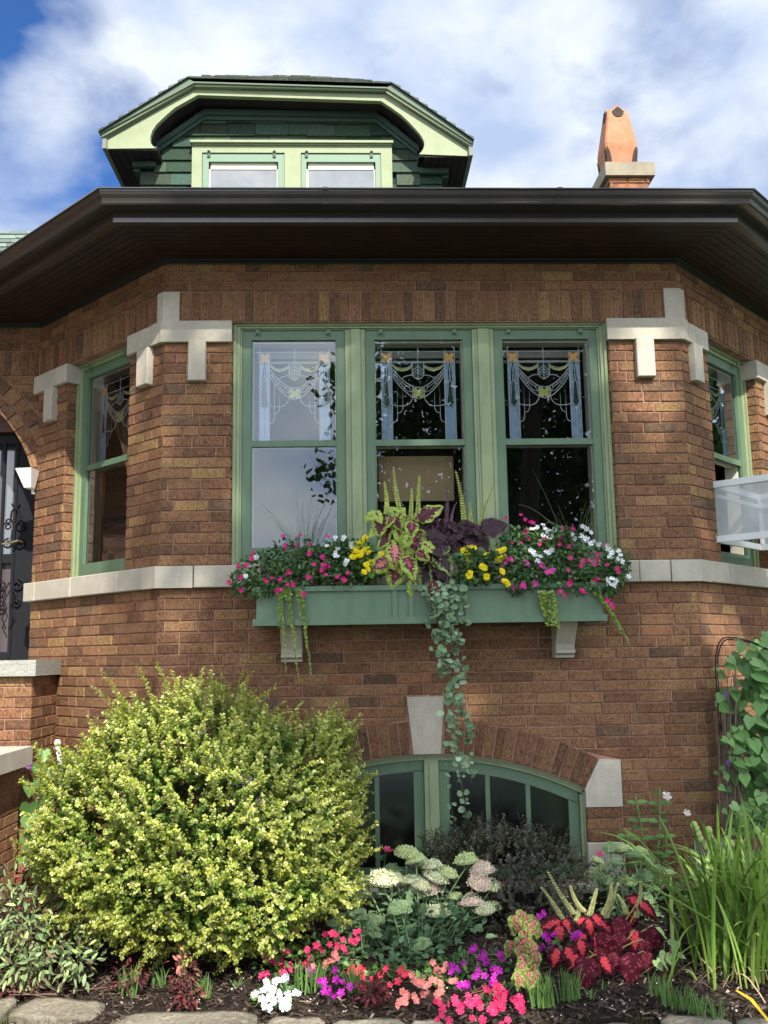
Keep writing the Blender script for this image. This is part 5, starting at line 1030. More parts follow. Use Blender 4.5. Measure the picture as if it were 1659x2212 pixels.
# ------------------------------------------------------------------ golden barberry
def barberry(name, label, cat, lobes, n_shoot, leaf, pal_out, pal_in, long_shoots, shoot_len=(.06, .16), core=(.03, .06, .015), gap=.0, step=.0085, whorl=3):
    t = thing(name, label, cat); P, N = blob_points(lobes, n_shoot, .42); lobes = np.array(lobes, float)
    # keep only points near the outside of the union
    dd = np.min(np.linalg.norm((P[:, None]-lobes[None, :, :3])/lobes[None, :, 3:], axis=2), axis=1); keep = dd > .62
    P, N, dd = P[keep], N[keep], dd[keep]
    ns = np.sin(P[:, 0]*9.3+P[:, 2]*7.1+1)*np.sin(P[:, 2]*11.7-P[:, 0]*5+2)+.5*np.sin(P[:, 0]*21+P[:, 2]*17)
    if gap: k_ = ~((ns > gap) & (dd > .80)); P, N, dd, ns = P[k_], N[k_], dd[k_], ns[k_]
    rad = 1+.055*np.sin(P[:, 0]*13+P[:, 2]*9)+.045*np.sin(P[:, 2]*19-P[:, 0]*7+1); C0 = lobes[0, :3]; P = C0+(P-C0)*rad[:, None]
    D_ = norm(N*.75+np.array([0, -.05, .55])+rng.normal(0, .38, P.shape)); Ls = rng.uniform(*shoot_len, len(P)); lb, wood = MB(), MB()
    sh = [(P[i], D_[i], Ls[i], dd[i], ns[i]) for i in range(len(P))]+[(np.array(a), norm(np.array(b)-np.array(a)), np.linalg.norm(np.array(b)-np.array(a)), 1.3, 0) for a, b in long_shoots]
    AP_, AD, AN, AL, AC = [], [], [], [], []
    po, pi_ = np.array(pal_out), np.array(pal_in)
    for p, d, L, q, z in sh:
        m = max(3, int(L/step)); u = np.linspace(0, 1, m); e = norm(np.cross(d, rng.normal(size=3))); c = p+d*u[:, None]*L+e*(u**2)[:, None]*L*.18
        for w in range(whorl):
            a = rng.uniform(0, 6.3, m); f = norm(np.cross(d, e)); rd = np.cos(a)[:, None]*e+np.sin(a)[:, None]*f
            AP_.append(c); AD.append(rd+d*.5); AN.append(d*1.0+rd*.15+np.array([0, -.25, .35])+rng.normal(0, .25, (m, 3))); AL.append(leaf*(1.45 if q > 1.2 else 1)*rng.uniform(.7, 1.2, m)*(1-.35*u*(1 if q > 1.2 else .4)))
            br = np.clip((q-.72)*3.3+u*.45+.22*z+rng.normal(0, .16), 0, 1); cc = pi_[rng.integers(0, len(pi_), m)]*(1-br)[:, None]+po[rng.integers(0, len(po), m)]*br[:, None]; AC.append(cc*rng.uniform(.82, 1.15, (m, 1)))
        if q > 1.2 or rng.random() < .1: wood.tube([p-d*.03, p+d*L*.5, c[-1]], [.0018, .0014, .0008], 4, (.16, .10, .05), cap=False)
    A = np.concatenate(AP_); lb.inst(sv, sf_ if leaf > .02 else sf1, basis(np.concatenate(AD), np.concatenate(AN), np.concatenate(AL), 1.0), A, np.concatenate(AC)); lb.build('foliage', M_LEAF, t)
    b0 = lobes[:, :3].mean(0); b0[2] = zgr(b0[0], b0[1])-.02
    for i in range(26):
        l = lobes[rng.integers(0, len(lobes))]; e = l[:3]+rng.normal(0, .5, 3)*l[3:]; m = b0+(e-b0)*.5+rng.normal(0, .05, 3); u = np.linspace(0, 1, 8)[:, None]; wood.tube((1-u)**2*(b0+rng.normal(0, .03, 3)*np.array([1, 1, 0]))+2*u*(1-u)*m+u*u*e, np.linspace(.007, .002, 8), 5, (.05, .035, .025), cap=False)
    wood.build('stem', M_STEM, t); return t
def lobe(px, py, Y, rx, ry, rz): c = at(px, py, Y); return (c[0], c[1], c[2], rx, ry, rz)
def shoot(x0, y0, x1, y1, Y=-1.05): return (at(x0, y0, Y), at(x1, y1, Y))
GB = [lobe(415, 1780, -.95, .60, .46, .54), lobe(270, 1790, -.92, .42, .38, .42), lobe(560, 1750, -.85, .47, .42, .48), lobe(395, 1625, -.82, .40, .34, .30), lobe(635, 1700, -.75, .30, .28, .32), lobe(210, 1870, -.95, .27, .30, .28), lobe(655, 1820, -.82, .31, .32, .36), lobe(430, 1900, -1.0, .50, .38, .30), lobe(270, 1690, -.82, .28, .26, .25), lobe(570, 1930, -.95, .34, .32, .26)]
LS = [shoot(280, 1560, 200, 1478), shoot(300, 1560, 215, 1460), shoot(340, 1530, 300, 1440), shoot(380, 1520, 338, 1436), shoot(395, 1520, 378, 1448), shoot(250, 1600, 262, 1560), shoot(275, 1590, 300, 1560), shoot(480, 1520, 432, 1465), shoot(500, 1510, 447, 1468), shoot(510, 1540, 526, 1450), shoot(520, 1530, 600, 1495), shoot(120, 1720, 62, 1615), shoot(150, 1700, 110, 1660), shoot(700, 1650, 752, 1608), shoot(740, 1720, 772, 1660), shoot(750, 1800, 803, 1715), shoot(760, 1830, 815, 1780), shoot(740, 1880, 785, 1838), shoot(100, 1850, 25, 1808), shoot(90, 1830, 30, 1800), shoot(640, 1590, 650, 1535), shoot(560, 1560, 575, 1525), shoot(200, 1650, 170, 1600), shoot(330, 2010, 280, 2040), shoot(430, 2030, 480, 2070), shoot(600, 1570, 620, 1530), shoot(690, 1610, 700, 1580), shoot(220, 1600, 190, 1560), shoot(460, 1530, 470, 1480), shoot(350, 1560, 330, 1500)]
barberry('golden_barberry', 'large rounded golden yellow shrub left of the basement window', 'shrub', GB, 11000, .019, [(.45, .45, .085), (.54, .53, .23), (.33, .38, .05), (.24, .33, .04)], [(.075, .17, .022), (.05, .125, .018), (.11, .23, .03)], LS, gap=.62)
DB = [lobe(1090, 1900, -.33, .36, .24, .28), lobe(1010, 1860, -.30, .22, .2, .20), lobe(1170, 1900, -.33, .24, .22, .24), lobe(1100, 1960, -.40, .34, .26, .22), lobe(960, 1850, -.28, .14, .15, .13)]
LS = [shoot(x+rng.uniform(-5, 5), 1850, x, y, -.33) for x, y in [(925, 1815), (950, 1800), (985, 1790), (1010, 1783), (1040, 1790), (1065, 1785), (1090, 1795), (1120, 1800), (1150, 1812), (1180, 1812), (1205, 1830), (1235, 1855), (1260, 1870), (915, 1830)]]
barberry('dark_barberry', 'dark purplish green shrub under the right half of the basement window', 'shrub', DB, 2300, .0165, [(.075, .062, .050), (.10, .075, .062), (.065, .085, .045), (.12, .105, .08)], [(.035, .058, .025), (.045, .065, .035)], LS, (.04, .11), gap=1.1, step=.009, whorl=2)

# ------------------------------------------------------------------ stonecrop (domed flower heads)
HEADM = {}
def head_mesh(key, col):
    if key in HEADM: return HEADM[key]
    out = []
    for v in range(3):
        mb = MB(); k = 330; g = (np.arange(k)+.5)/k; ph = np.arccos(1-g*.95); th = np.arange(k)*2.39996; lump = 1+.10*np.sin(3*th*.1+v*2)+.07*np.sin(ph*9+v)
        nse = .86+.22*rng.random(k); P = np.stack([np.sin(ph)*np.cos(th), np.sin(ph)*np.sin(th), .72*np.cos(ph)], 1)*(lump*nse)[:, None]; cl = 5
        P += (np.stack([np.cos(np.floor(th*cl)), np.sin(np.floor(th*cl)), np.zeros(k)], 1))*.05
        c = mixc(col, k, .22)
        hh = [(math.sin(p_)*.9, math.cos(p_)*.64) for p_ in np.linspace(.02, math.pi*.56, 6)]; cv = [(r_*math.cos(q_), r_*math.sin(q_), z_) for r_, z_ in hh for q_ in np.arange(12)*math.pi/6]
        mb.add(cv, [(i_*12+j_, i_*12+(j_+1) % 12, (i_+1)*12+(j_+1) % 12, (i_+1)*12+j_) for i_ in range(5) for j_ in range(12)], np.mean(col, 0)*.62)
        mb.inst(oct_v, oct_f, rot_rand(k)*rng.uniform(.06, .10, k)[:, None, None], P, c)
        for a in np.arange(7)*.9: mb.tube([(0, 0, -.55), (.25*math.cos(a), .25*math.sin(a), -.3), (.62*math.cos(a), .62*math.sin(a), .0)], .045, 4, (.16, .24, .10), cap=False)
        o = mb.build('flower_head', M_LEAFM); out.append(o.data); bpy.data.objects.remove(o)
    HEADM[key] = out; return out
HC = {'cream': [(.74, .76, .48), (.82, .80, .60), (.60, .66, .36)], 'pink': [(.84, .58, .52), (.80, .68, .56), (.70, .66, .46)], 'green': [(.26, .40, .18), (.34, .48, .24), (.42, .54, .30)], 'lime': [(.56, .68, .30), (.68, .74, .40)]}
SLEAF = [(.10, .18, .085), (.13, .22, .11), (.07, .135, .065), (.17, .27, .13)]
def sedum(label, heads, Y, base, lobes, nleaf, size=.055):
    t = thing('stonecrop', label, 'flowering plant'); mb = MB(); b = np.array(base); st = MB(); LP, LD, LN = [], [], []
    for px, py, r, key in heads:
        Yh = Y+rng.uniform(-.07, .07); c = at(px, py, Yh); rr = r/ (FPX/(Yh+5.828))*1.1; o = bpy.data.objects.new('flower_head', head_mesh(key, HC[key])[rng.integers(0, 3)]); COL.objects.link(o); o.parent = t; o.location = tuple(c); s = rr; o.scale = (s, s, s*rng.uniform(.85, 1.15)); o.rotation_euler = (rng.uniform(.05, .45), rng.uniform(-.25, .25), rng.uniform(0, 6))
        bb = b+np.array([rng.normal(0, .05), rng.normal(0, .04), 0])+(c-b)*np.array([.45, .3, 0]); u = np.linspace(0, 1, 8)[:, None]; m_ = (bb+c)/2+np.array([0, -.01, .03]); C = (1-u)**2*bb+2*u*(1-u)*m_+u*u*(c-np.array([0, 0, rr*.4])); st.tube(C, .0042, 5, (.20, .28, .14), cap=False)
        n = 13
        for i in range(n):
            q = .08+.80*i/n; p = bb+(c-bb)*q; a = i*2.4+rng.uniform(-.3, .3); LP.append(p); LD.append((math.cos(a), math.sin(a)-.2, .25)); LN.append((0, -.35, 1))
    st.build('stem', M_STEM, t); P, N = blob_points(lobes, nleaf, .6); k = len(P); LP = np.vstack([np.array(LP), P]); LD = np.vstack([np.array(LD), N+rng.normal(0, .4, (k, 3))+np.array([0, 0, .1])]); LN = np.vstack([np.array(LN), N*.5+np.array([0, -.3, .8])+rng.normal(0, .2, (k, 3))])
    mb.inst(lv, lf, basis(LD, LN, size*rng.uniform(.7, 1.2, len(LP)), .95), LP, mixc(SLEAF, len(LP), .15)); mb.build('foliage', M_LEAFM, t)
sedum('stonecrop with cream and blush flower heads before the dark shrub', [(878, 1846, 22, 'lime'), (899, 1861, 18, 'lime'), (933, 1872, 18, 'cream'), (915, 1868, 12, 'lime'), (844, 1880, 14, 'green'), (779, 1912, 19, 'lime'), (825, 1906, 26, 'cream'), (848, 1900, 20, 'cream'), (866, 1910, 16, 'cream'), (886, 1904, 14, 'cream'), (905, 1912, 20, 'cream'), (928, 1918, 22, 'pink'), (940, 1897, 24, 'cream'), (967, 1888, 18, 'lime'), (1007, 1863, 21, 'lime'), (1040, 1882, 20, 'pink'), (1055, 1884, 14, 'pink'), (1035, 1912, 21, 'pink'), (1060, 1915, 17, 'cream'), (1019, 1955, 21, 'pink'), (1016, 1937, 11, 'pink'), (983, 1940, 14, 'lime'), (975, 1958, 17, 'cream'), (945, 1975, 24, 'cream'), (962, 1965, 17, 'cream'), (1045, 1968, 19, 'cream'), (1066, 1960, 13, 'lime'), (792, 1906, 14, 'lime')],
      -.62, (.32, -.70, -2.08), [lobe(900, 1990, -.62, .24, .2, .16), lobe(980, 2020, -.66, .22, .2, .14), lobe(850, 1980, -.6, .16, .16, .14)], 330)
sedum('stonecrop with small green heads below the cream ones', [(866, 1962, 19, 'green'), (878, 1955, 12, 'green'), (850, 1970, 12, 'green'), (864, 2066, 17, 'green'), (880, 2058, 13, 'green'), (909, 2042, 17, 'green'), (922, 2046, 11, 'green'), (850, 2075, 10, 'green')], -.82, (.22, -.86, -2.1), [lobe(880, 2060, -.8, .2, .14, .12)], 120)
sedum('low stonecrop with loose green heads beside the golden shrub', [(742, 1996, 20, 'green'), (762, 1998, 16, 'green'), (719, 1998, 12, 'green'), (785, 1985, 13, 'green'), (775, 1972, 12, 'green'), (800, 1998, 18, 'green'), (818, 1990, 12, 'green'), (808, 2018, 16, 'green'), (758, 1978, 11, 'green')], -.80, (.0, -.86, -2.1), [lobe(790, 2050, -.8, .14, .13, .14), lobe(830, 2060, -.82, .14, .12, .10)], 150)
sedum('stonecrop with pale green heads behind the red coleus', [(1318, 1835, 15, 'green'), (1345, 1840, 18, 'lime'), (1370, 1850, 18, 'green'), (1397, 1862, 15, 'green'), (1385, 1840, 13, 'lime'), (1330, 1865, 14, 'green'), (1396, 1895, 20, 'green'), (1362, 1905, 15, 'lime'), (1300, 1885, 16, 'lime'), (1280, 1895, 14, 'lime'), (1410, 1925, 14, 'green'), (1430, 1905, 14, 'lime'), (1445, 1890, 12, 'lime'), (1422, 1880, 13, 'green'), (1310, 1905, 14, 'green'), (1395, 1945, 14, 'green'), (1290, 1862, 12, 'lime')], -.35, (1.55, -.42, -2.02), [lobe(1330, 1940, -.35, .24, .18, .16), lobe(1420, 1960, -.38, .2, .18, .16)], 520, .032)
# ------------------------------------------------------------------ bedding impatiens in the ground
def bed_imp(name, label, flowers, lobes, nleaf, leaf=.034, rad=.0172, Yf=None, cat='flowering plant'):
    t = thing(name, label, cat); mb = MB(); P, N = dome(mb, lobes, int(nleaf*1.15), leaf, [(.06, .135, .045), (.08, .17, .05), (.045, .10, .035), (.13, .24, .06)], 'leaf', .6, .7, .95); mb.build('foliage', M_LEAF, t)
    lb = np.array(lobes); base = lb[:, :3].mean(0); base[2] = zgr(base[0], base[1]); st = MB(); stems(st, P, base, (.20, .10, .06), .003, 26); st.build('stem', M_STEM, t)
    for px, py, key, col in flowers:
        v = ray(px, py); Y = np.mean(lb[:, 1])-.06
        # flowers low in the picture sit nearer to the viewer
        Y -= max(0, (py-2090))/1000.0*1.6; c = at(px, py, Y); zmin = zgr(c[0], c[1])+.05
        if c[2] < zmin: c = atZ(px, py, zmin)
        put_flower(t, c, norm(np.array([rng.normal(0, .3), -1, .75+rng.normal(0, .25)])), key+'b', rad, col)
        if rng.random() < .55 and len(flowers) < 55: put_flower(t, c+np.array([rng.normal(0, .035), rng.normal(0, .02), rng.uniform(-.02, .012)]), norm(np.array([rng.normal(0, .6), -1, .5+rng.normal(0, .5)])), key+'b', rad, col, scale=.85)
FL = lambda L, k, c: [(x, y, k, c) for x, y in L]
bed_imp('impatiens', 'hot pink flowers under the right edge of the golden shrub', FL([(664, 2052), (606, 2077), (621, 2056), (626, 2085), (565, 2108), (575, 2104), (671, 2071), (665, 2083), (683, 2043), (713, 2040), (704, 2020), (718, 2017), (741, 2030), (741, 2046), (767, 2034), (575, 2066), (585, 2072), (637, 2007+5), (612, 2103), (768, 2014)], 'hot', HOT), [lobe(640, 2085, -1.0, .20, .12, .07), lobe(710, 2060, -.95, .17, .12, .08)], 420)
bed_imp('white_impatiens', 'white flowered plant at the front edge of the bed', FL([(595, 2120), (610, 2116), (618, 2112), (578, 2128), (572, 2140), (590, 2138), (585, 2150), (575, 2160), (590, 2165), (566, 2158), (582, 2178), (572, 2175), (608, 2160), (618, 2166), (612, 2176), (604, 2150), (552, 2148), (622, 2150)], 'wht', WHT), [lobe(592, 2160, -1.32, .085, .08, .07)], 130, .034)
bed_imp('impatiens', 'magenta purple flowers in the gap left of the small burgundy seedling', FL([(724, 2095), (668, 2096), (700, 2121), (700, 2144), (754, 2132), (737, 2144), (726, 2116), (702, 2134)], 'pur', PUR)+FL([(722, 2062), (728, 2070), (719, 2074), (704, 2080), (703, 2088)], 'cor', (.86, .27, .24)), [lobe(715, 2115, -1.05, .16, .10, .06)], 260)
bed_imp('impatiens', 'red flowers between the green shoots and the coral blooms', FL([(832, 2095), (770, 2101), (775, 2094), (785, 2112), (802, 2116), (785, 2132), (864, 2099), (872, 2106), (860, 2120), (842, 2128), (822, 2106), (880, 2104), (760, 2092)], 'red', (.80, .04, .10)), [lobe(820, 2118, -1.08, .18, .10, .06)], 280)
bed_imp('impatiens', 'coral flowers at the front of the middle of the bed', FL([(889, 2107), (895, 2118), (902, 2124), (912, 2122), (869, 2142), (878, 2146), (894, 2152), (898, 2162), (914, 2150), (920, 2132), (926, 2126), (935, 2080), (944, 2094), (950, 2097), (962, 2084), (945, 2148), (950, 2138), (952, 2126), (976, 2120), (932, 2116), (940, 2118), (863, 2164)], 'cor', COR), [lobe(925, 2130, -1.12, .17, .11, .07), lobe(945, 2105, -1.0, .13, .1, .06)], 360)
bed_imp('impatiens', 'bright purple flowers right of the stonecrop', FL([(978, 2087), (986, 2092), (975, 2100), (1000, 2082), (1018, 2055), (1025, 2048), (1038, 2070), (1045, 2064), (1050, 2080), (1080, 2062), (1084, 2072), (1031, 2105), (1026, 2110), (1047, 2108), (1068, 2107), (1070, 2092), (1078, 2098), (1066, 2118), (1006, 2132), (1010, 2126)], 'pur', PUR), [lobe(1030, 2095, -1.0, .20, .13, .08)], 420)
bed_imp('impatiens', 'hot pink flowers at the very front edge of the bed', FL([(984, 2167), (982, 2156), (994, 2182), (954, 2193), (956, 2180), (1011, 2165), (1018, 2170), (1030, 2158), (1050, 2136), (1072, 2130), (1080, 2134), (1074, 2150), (1088, 2152), (1076, 2166), (1084, 2178), (1058, 2183), (1066, 2186), (1043, 2204), (1020, 2200), (1097, 2204), (1122, 2155), (1118, 2172), (1126, 2182), (1128, 2166), (970, 2205), (948, 2166), (1086, 2164), (1010, 2152)], 'hot', (.84, .05, .20)), [lobe(1030, 2190, -1.3, .22, .13, .07), lobe(1085, 2165, -1.25, .13, .1, .06)], 420)
bed_imp('impatiens', 'violet flowers showing between the two red coleus stems', FL([(1165, 1980), (1172, 1976), (1175, 2022), (1184, 2030), (1172, 2046), (1188, 2044), (1242, 2020), (1250, 2016), (1238, 2026), (1280, 2040), (1230, 2066), (1160, 2052)], 'pur', (.52, .02, .50)), [lobe(1200, 2050, -.85, .18, .10, .08)], 240)
# ------------------------------------------------------------------ coleus in the ground
Z7 = lambda x, y: (877.8+x*.2645, 1810.4+y*.2645)
Z8 = lambda x, y: (1234.3+x*.25596, 1755.5+y*.25596)
def coleus_bed(label, leaves, spikes, Y, spc):
    t = thing('coleus', label, 'foliage plant'); mb = MB(); P = []
    for px, py, ang, Lp, st in leaves:
        Yl = Y-max(0, py-1985)/100*.40+rng.uniform(-.04, .04); Lm = Lp/(FPX/(Yl+5.828))*1.05; a = math.radians(ang); dv = np.array([math.cos(a), -.35, -math.sin(a)]); dv /= np.linalg.norm(dv); c = at(px, py, Yl); coleus_leaf(mb, c-dv*Lm*.5+np.array([0, rng.uniform(-.03, .05), 0]), dv, (rng.normal(0, .45), -.8, .75+rng.normal(0, .35)), Lm, .80, st); P.append(c-dv*Lm*.5)
    mb.build('foliage', M_LEAFM, t); st = MB(); P = np.array(P); b = P.mean(0); b[2] = zgr(b[0], b[1]); stems(st, P, b, (.30, .22, .08), .004, 12); st.build('stem', M_STEM, t)
    if spikes:
        mb = MB()
        for x0, y0, x1, y1 in spikes: spike(mb, at(x0, y0, Y), at(x1, y1, Y), .020, spc, 18)
        mb.build('flower_spike', M_LEAFM, t)
coleus_bed('coleus with scarlet centred dark leaves on the right of the bed', [(1195, 2002, 185, 50, 'red'), (1228, 2002, 60, 34, 'red'), (1213, 2032, 95, 46, 'red'), (1198, 2070, 110, 40, 'red'), (1235, 2068, 60, 42, 'red'), (1262, 1990, 340, 30, 'red'), (1280, 2012, 80, 40, 'red'), (1300, 1992, 30, 44, 'red'), (1315, 2004, 40, 38, 'red'), (1345, 2000, 20, 44, 'redveined'), (1372, 1990, 100, 46, 'red'), (1380, 1950, 30, 42, 'red'), (1400, 1962, 35, 42, 'red'), (1370, 1945, 200, 26, 'red'), (1310, 2045, 80, 46, 'redveined'), (1340, 2040, 100, 40, 'redveined'), (1372, 2035, 95, 44, 'red'), (1410, 2030, 60, 44, 'redveined'), (1395, 2052, 80, 38, 'redveined'), (1295, 2072, 100, 42, 'redveined'), (1258, 2052, 80, 40, 'red'), (1265, 2105, 110, 60, 'redveined'), (1310, 2085, 60, 40, 'red'), (1370, 2098, 100, 62, 'redveined'), (1298, 2103, 60, 26, 'redveined'), (1330, 2080, 50, 40, 'redveined'), (1242, 2085, 130, 36, 'red'), (1400, 2075, 70, 36, 'redveined'), (1290, 2035, 120, 34, 'red'), (1252, 2025, 170, 30, 'red')],
    [(1222, 2000, 1168, 1915), (1248, 1985, 1182, 1880), (1266, 1975, 1232, 1912), (1272, 1985, 1290, 1918), (1296, 1990, 1322, 1905), (1306, 1992, 1336, 1905), (1352, 1978, 1332, 1930), (1372, 1990, 1385, 1900), (1378, 1985, 1390, 1935), (1245, 1990, 1250, 1955)], -.78, (.50, .50, .22))
PK = []
for i in range(46):
    y_ = rng.uniform(1985, 2140); w_ = 38*math.sin(max(.12, min(1, (y_-1965)/190))*math.pi*.85+.2); PK.append((1135+rng.uniform(-1, 1)*w_, y_, rng.uniform(10, 170), rng.uniform(22, 34), 'pinkyellow'))
coleus_bed('coleus with small pink and yellow variegated leaves left of the scarlet one', PK, [], -.92, None)
# ------------------------------------------------------------------ strappy daylily clump
t = thing('daylily', 'large clump of long arching strappy leaves in the lower right corner', 'foliage plant'); mb = MB(); dead = MB(); budm = MB()
for i in range(215):
    b = np.array([rng.normal(1.93, .16), rng.normal(-1.05, .13), -2.10]); a = rng.uniform(0, 2*math.pi); L = rng.uniform(.42, .90); lean = rng.uniform(.15, .75); dr = np.array([math.cos(a)-.25, math.sin(a)*.8-.12, 0]); dr /= np.linalg.norm(dr); u = np.linspace(0, 1, 12)
    C = b+dr*(lean*L*u**1.5)[:, None]*.9+np.array([0, 0, 1])*(L*(u-.55*lean*u**3.2))[:, None]; side = norm(np.array([-dr[1], dr[0], 0])+rng.normal(0, .2, 3)); w = .0085*np.sin(np.clip(u*.9+.12, 0, 1)*math.pi)**.45+.001; col = mixc([(.15, .27, .04), (.20, .34, .06), (.11, .20, .03), (.26, .38, .09)], 1, .15)[0]; mb.ribbon(C, w, side, col)
for i in range(24):
    b = np.array([rng.normal(1.88, .2), rng.normal(-1.15, .12), -2.09]); a = rng.uniform(math.pi*.8, math.pi*2.1); L = rng.uniform(.2, .5); dr = np.array([math.cos(a), math.sin(a)*.7, 0]); u = np.linspace(0, 1, 9); C = b+dr*(L*u)[:, None]+np.array([0, 0, 1])*(.22*L*np.sin(u*math.pi)-.0*u)[:, None]+rng.normal(0, .004, (9, 3)); dead.ribbon(C, .0028, norm(np.array([-dr[1], dr[0], .3])), mixc([(.42, .30, .17), (.34, .25, .14), (.5, .40, .22)], 1)[0])
A0 = atZ(1590, 2140, -2.04); A1 = atZ(1659, 2205, -2.05); dead.ribbon([A0, (A0+A1)/2+np.array([0, 0, .02]), A1], [.008, .014, .010], (.7, .7, 0), (.80, .52, .04))
for x0, y0, x1, y1, x2, y2 in ((1440, 2180, 1440, 2010, 1560, 2040), (1450, 2110, 1465, 1965, 1540, 2000), (1515, 2160, 1500, 2060, 1440, 2110), (1640, 2060, 1380, 1880, 1330, 1900)):
    u = np.linspace(0, 1, 12)[:, None]; a, m_, c = at(x0, y0, -1.25), at(x1, y1, -1.25), at(x2, y2, -1.15); mb.ribbon((1-u)**2*a+2*u*(1-u)*m_+u*u*c, .009, (.6, -.3, .3), (.17, .28, .05))
mb.build('strap_leaves', M_LEAF, t); dead.build('dry_leaves', M_LEAFM, t)
# plant with green buds behind the daylily
t = thing('budding_plant', 'plant with round pale green buds on dark stems at the right edge', 'flowering plant'); st = MB(); lf_ = MB()
buds = [(1499, 1783), (1503, 1790), (1508, 1802), (1512, 1812), (1531, 1794), (1532, 1810), (1526, 1830), (1521, 1858), (1537, 1855), (1513, 1903), (1560, 1843), (1578, 1853), (1580, 1823), (1635, 1795), (1650, 1808), (1655, 1815), (1641, 1865), (1650, 1852), (1640, 1888), (1652, 1895), (1609, 1953), (1620, 1845), (1600, 1875)]
for px, py in buds:
    c = at(px, py, -.55); o = MB(); v = norm(oct_v*1.0); o.inst(*(lambda V, F: (V, F))(np.array([(math.sin(p_)*math.cos(q_), math.sin(p_)*math.sin(q_), math.cos(p_)*1.15) for p_ in np.linspace(.01, math.pi-.01, 7) for q_ in np.arange(8)*math.pi/4]), [(i*8+j, i*8+(j+1) % 8, (i+1)*8+(j+1) % 8, (i+1)*8+j) for i in range(6) for j in range(8)]), np.eye(3)[None]*.021, np.array([c]), np.array([[.38, .48, .16]])); o.build('bud', M_LEAFM, t, smooth=True)
    b = at(1560+rng.uniform(-40, 60), 2060, -.6); m_ = (b+c)/2+np.array([rng.normal(0, .05), 0, .08]); u = np.linspace(0, 1, 8)[:, None]; st.tube((1-u)**2*b+2*u*(1-u)*m_+u*u*c, .003, 4, (.07, .08, .04), cap=False)
P, N = dome(lf_, [lobe(1640, 1820, -.42, .22, .15, .16), lobe(1600, 1900, -.45, .25, .15, .15), lobe(1540, 1930, -.42, .2, .15, .14), lobe(1660, 1760, -.4, .14, .12, .12)], 620, .05, [(.16, .28, .07), (.11, .21, .06), (.22, .35, .09)], 'leaf', .6, .5, .7); st.build('stem', M_STEM, t); lf_.build('foliage', M_LEAF, t)
# tall mint like plants and two pale cupped flowers
t = thing('leafy_perennial', 'tall bright green plant with paired leaves against the brick right of the window', 'foliage plant'); mb, st = MB(), MB()
for x0, y0, x1, y1, n in ((1395, 1870, 1372, 1715, 7), (1420, 1870, 1425, 1700, 8), (1360, 1880, 1352, 1790, 5), (1430, 1890, 1440, 1790, 5)):
    A0, A1 = at(x0, y0, -.22), at(x1, y1, -.22); st.tube([A0, (A0+A1)/2+np.array([.01, 0, 0]), A1], .004, 5, (.16, .25, .09))
    for i in range(n):
        p = A0+(A1-A0)*(.12+.88*i/n); a = i*1.57+rng.uniform(-.3, .3)
        for s in (0, math.pi): mb.inst(lv, lf, basis(np.array([[math.cos(a+s), math.sin(a+s)*.6-.1, .1]]), np.array([[0, -.6, .8]]), [.075*rng.uniform(.7, 1.1)], .85), p[None], mixc([(.13, .26, .07), (.10, .21, .055)], 1))
mb.build('foliage', M_LEAF, t); st.build('stem', M_STEM, t)
for (px, py, lab, cx_, cy_) in ((1440, 1720, 'pale pink flower on a thin stem, upper one against the brick', 1430, 1850), (1483, 1757, 'pale pink flower on a thin stem, lower right one against the brick', 1500, 1860)):
    t = thing('cosmos', lab, 'flower'); st = MB(); c = at(px, py, -.25); b = at(cx_, cy_, -.25); st.tube([b, (b+c)/2+np.array([.01, 0, 0]), c], .002, 4, (.12, .12, .05)); st.build('stem', M_STEM, t); put_flower(t, c, np.array([.1, -.7, .5]), 'pale', .026, (.80, .70, .66))
for (px, py, lab, gx, gy, n) in ((1295, 1846, 'small bright pink zinnia in front of the stone block right of the window', 1293, 1900, 9), (835, 1835, 'small bright pink zinnia against the basement window behind the stonecrop', 828, 1880, 2)):
    t = thing('zinnia', lab, 'flower'); st, mb = MB(), MB(); c = at(px, py, -.16); b = at(gx, gy, -.16); st.tube([b, c], .0035, 5, (.08, .15, .05)); st.build('stem', M_STEM, t)
    for i in range(n): a = rng.uniform(0, 6.3); mb.inst(lv, lf, basis(np.array([[math.cos(a), math.sin(a)*.5-.2, rng.uniform(-.1, .5)]]), np.array([[0, -.5, 1.]]), [.07], .6), (b+(c-b)*rng.uniform(.2, .75))[None], mixc([(.06, .15, .05)], 1))
    mb.build('foliage', M_LEAF, t)
    for s, z_ in ((1, 0), (.7, .006)): f = put_flower(t, c+np.array([0, -.004, z_]), np.array([0, -.5, .9]), 'zin', .024, (.85, .12, .30)); f.scale = (s, s, s)
# ------------------------------------------------------------------ vine on an iron hoop
t = thing('iron_trellis', 'thin dark iron hoop trellis standing at the right corner of the bay', 'trellis'); mb = MB()
for yy, w_ in ((-.16, 0), (-.10, .012)):
    cL = at(1549, 1500, yy)[0]+w_; top_ = at(1570, 1377, yy)[2]-w_; hw_ = .29
    pts = [(cL, yy, -2.1), (cL, yy, -1.5), (cL, yy, top_-.20)]+[(cL+.075*(1-math.cos(a))*1.0, yy, top_-.20+.20*math.sin(a)) for a in np.linspace(.2, math.pi/2, 6)]+[(cL+.075+.30*s, yy, top_-.10*s*s) for s in np.linspace(.15, 1, 6)]+[(cL+.5, yy, top_-.35), (cL+.55, yy, -2.1)]
    mb.tube(pts, .0045, 6)
mb.build('hoop', M_IRON, t)
t = thing('morning_glory', 'morning glory vine with big heart shaped leaves climbing the hoop at the right edge', 'climbing plant'); mb, st = MB(), MB()
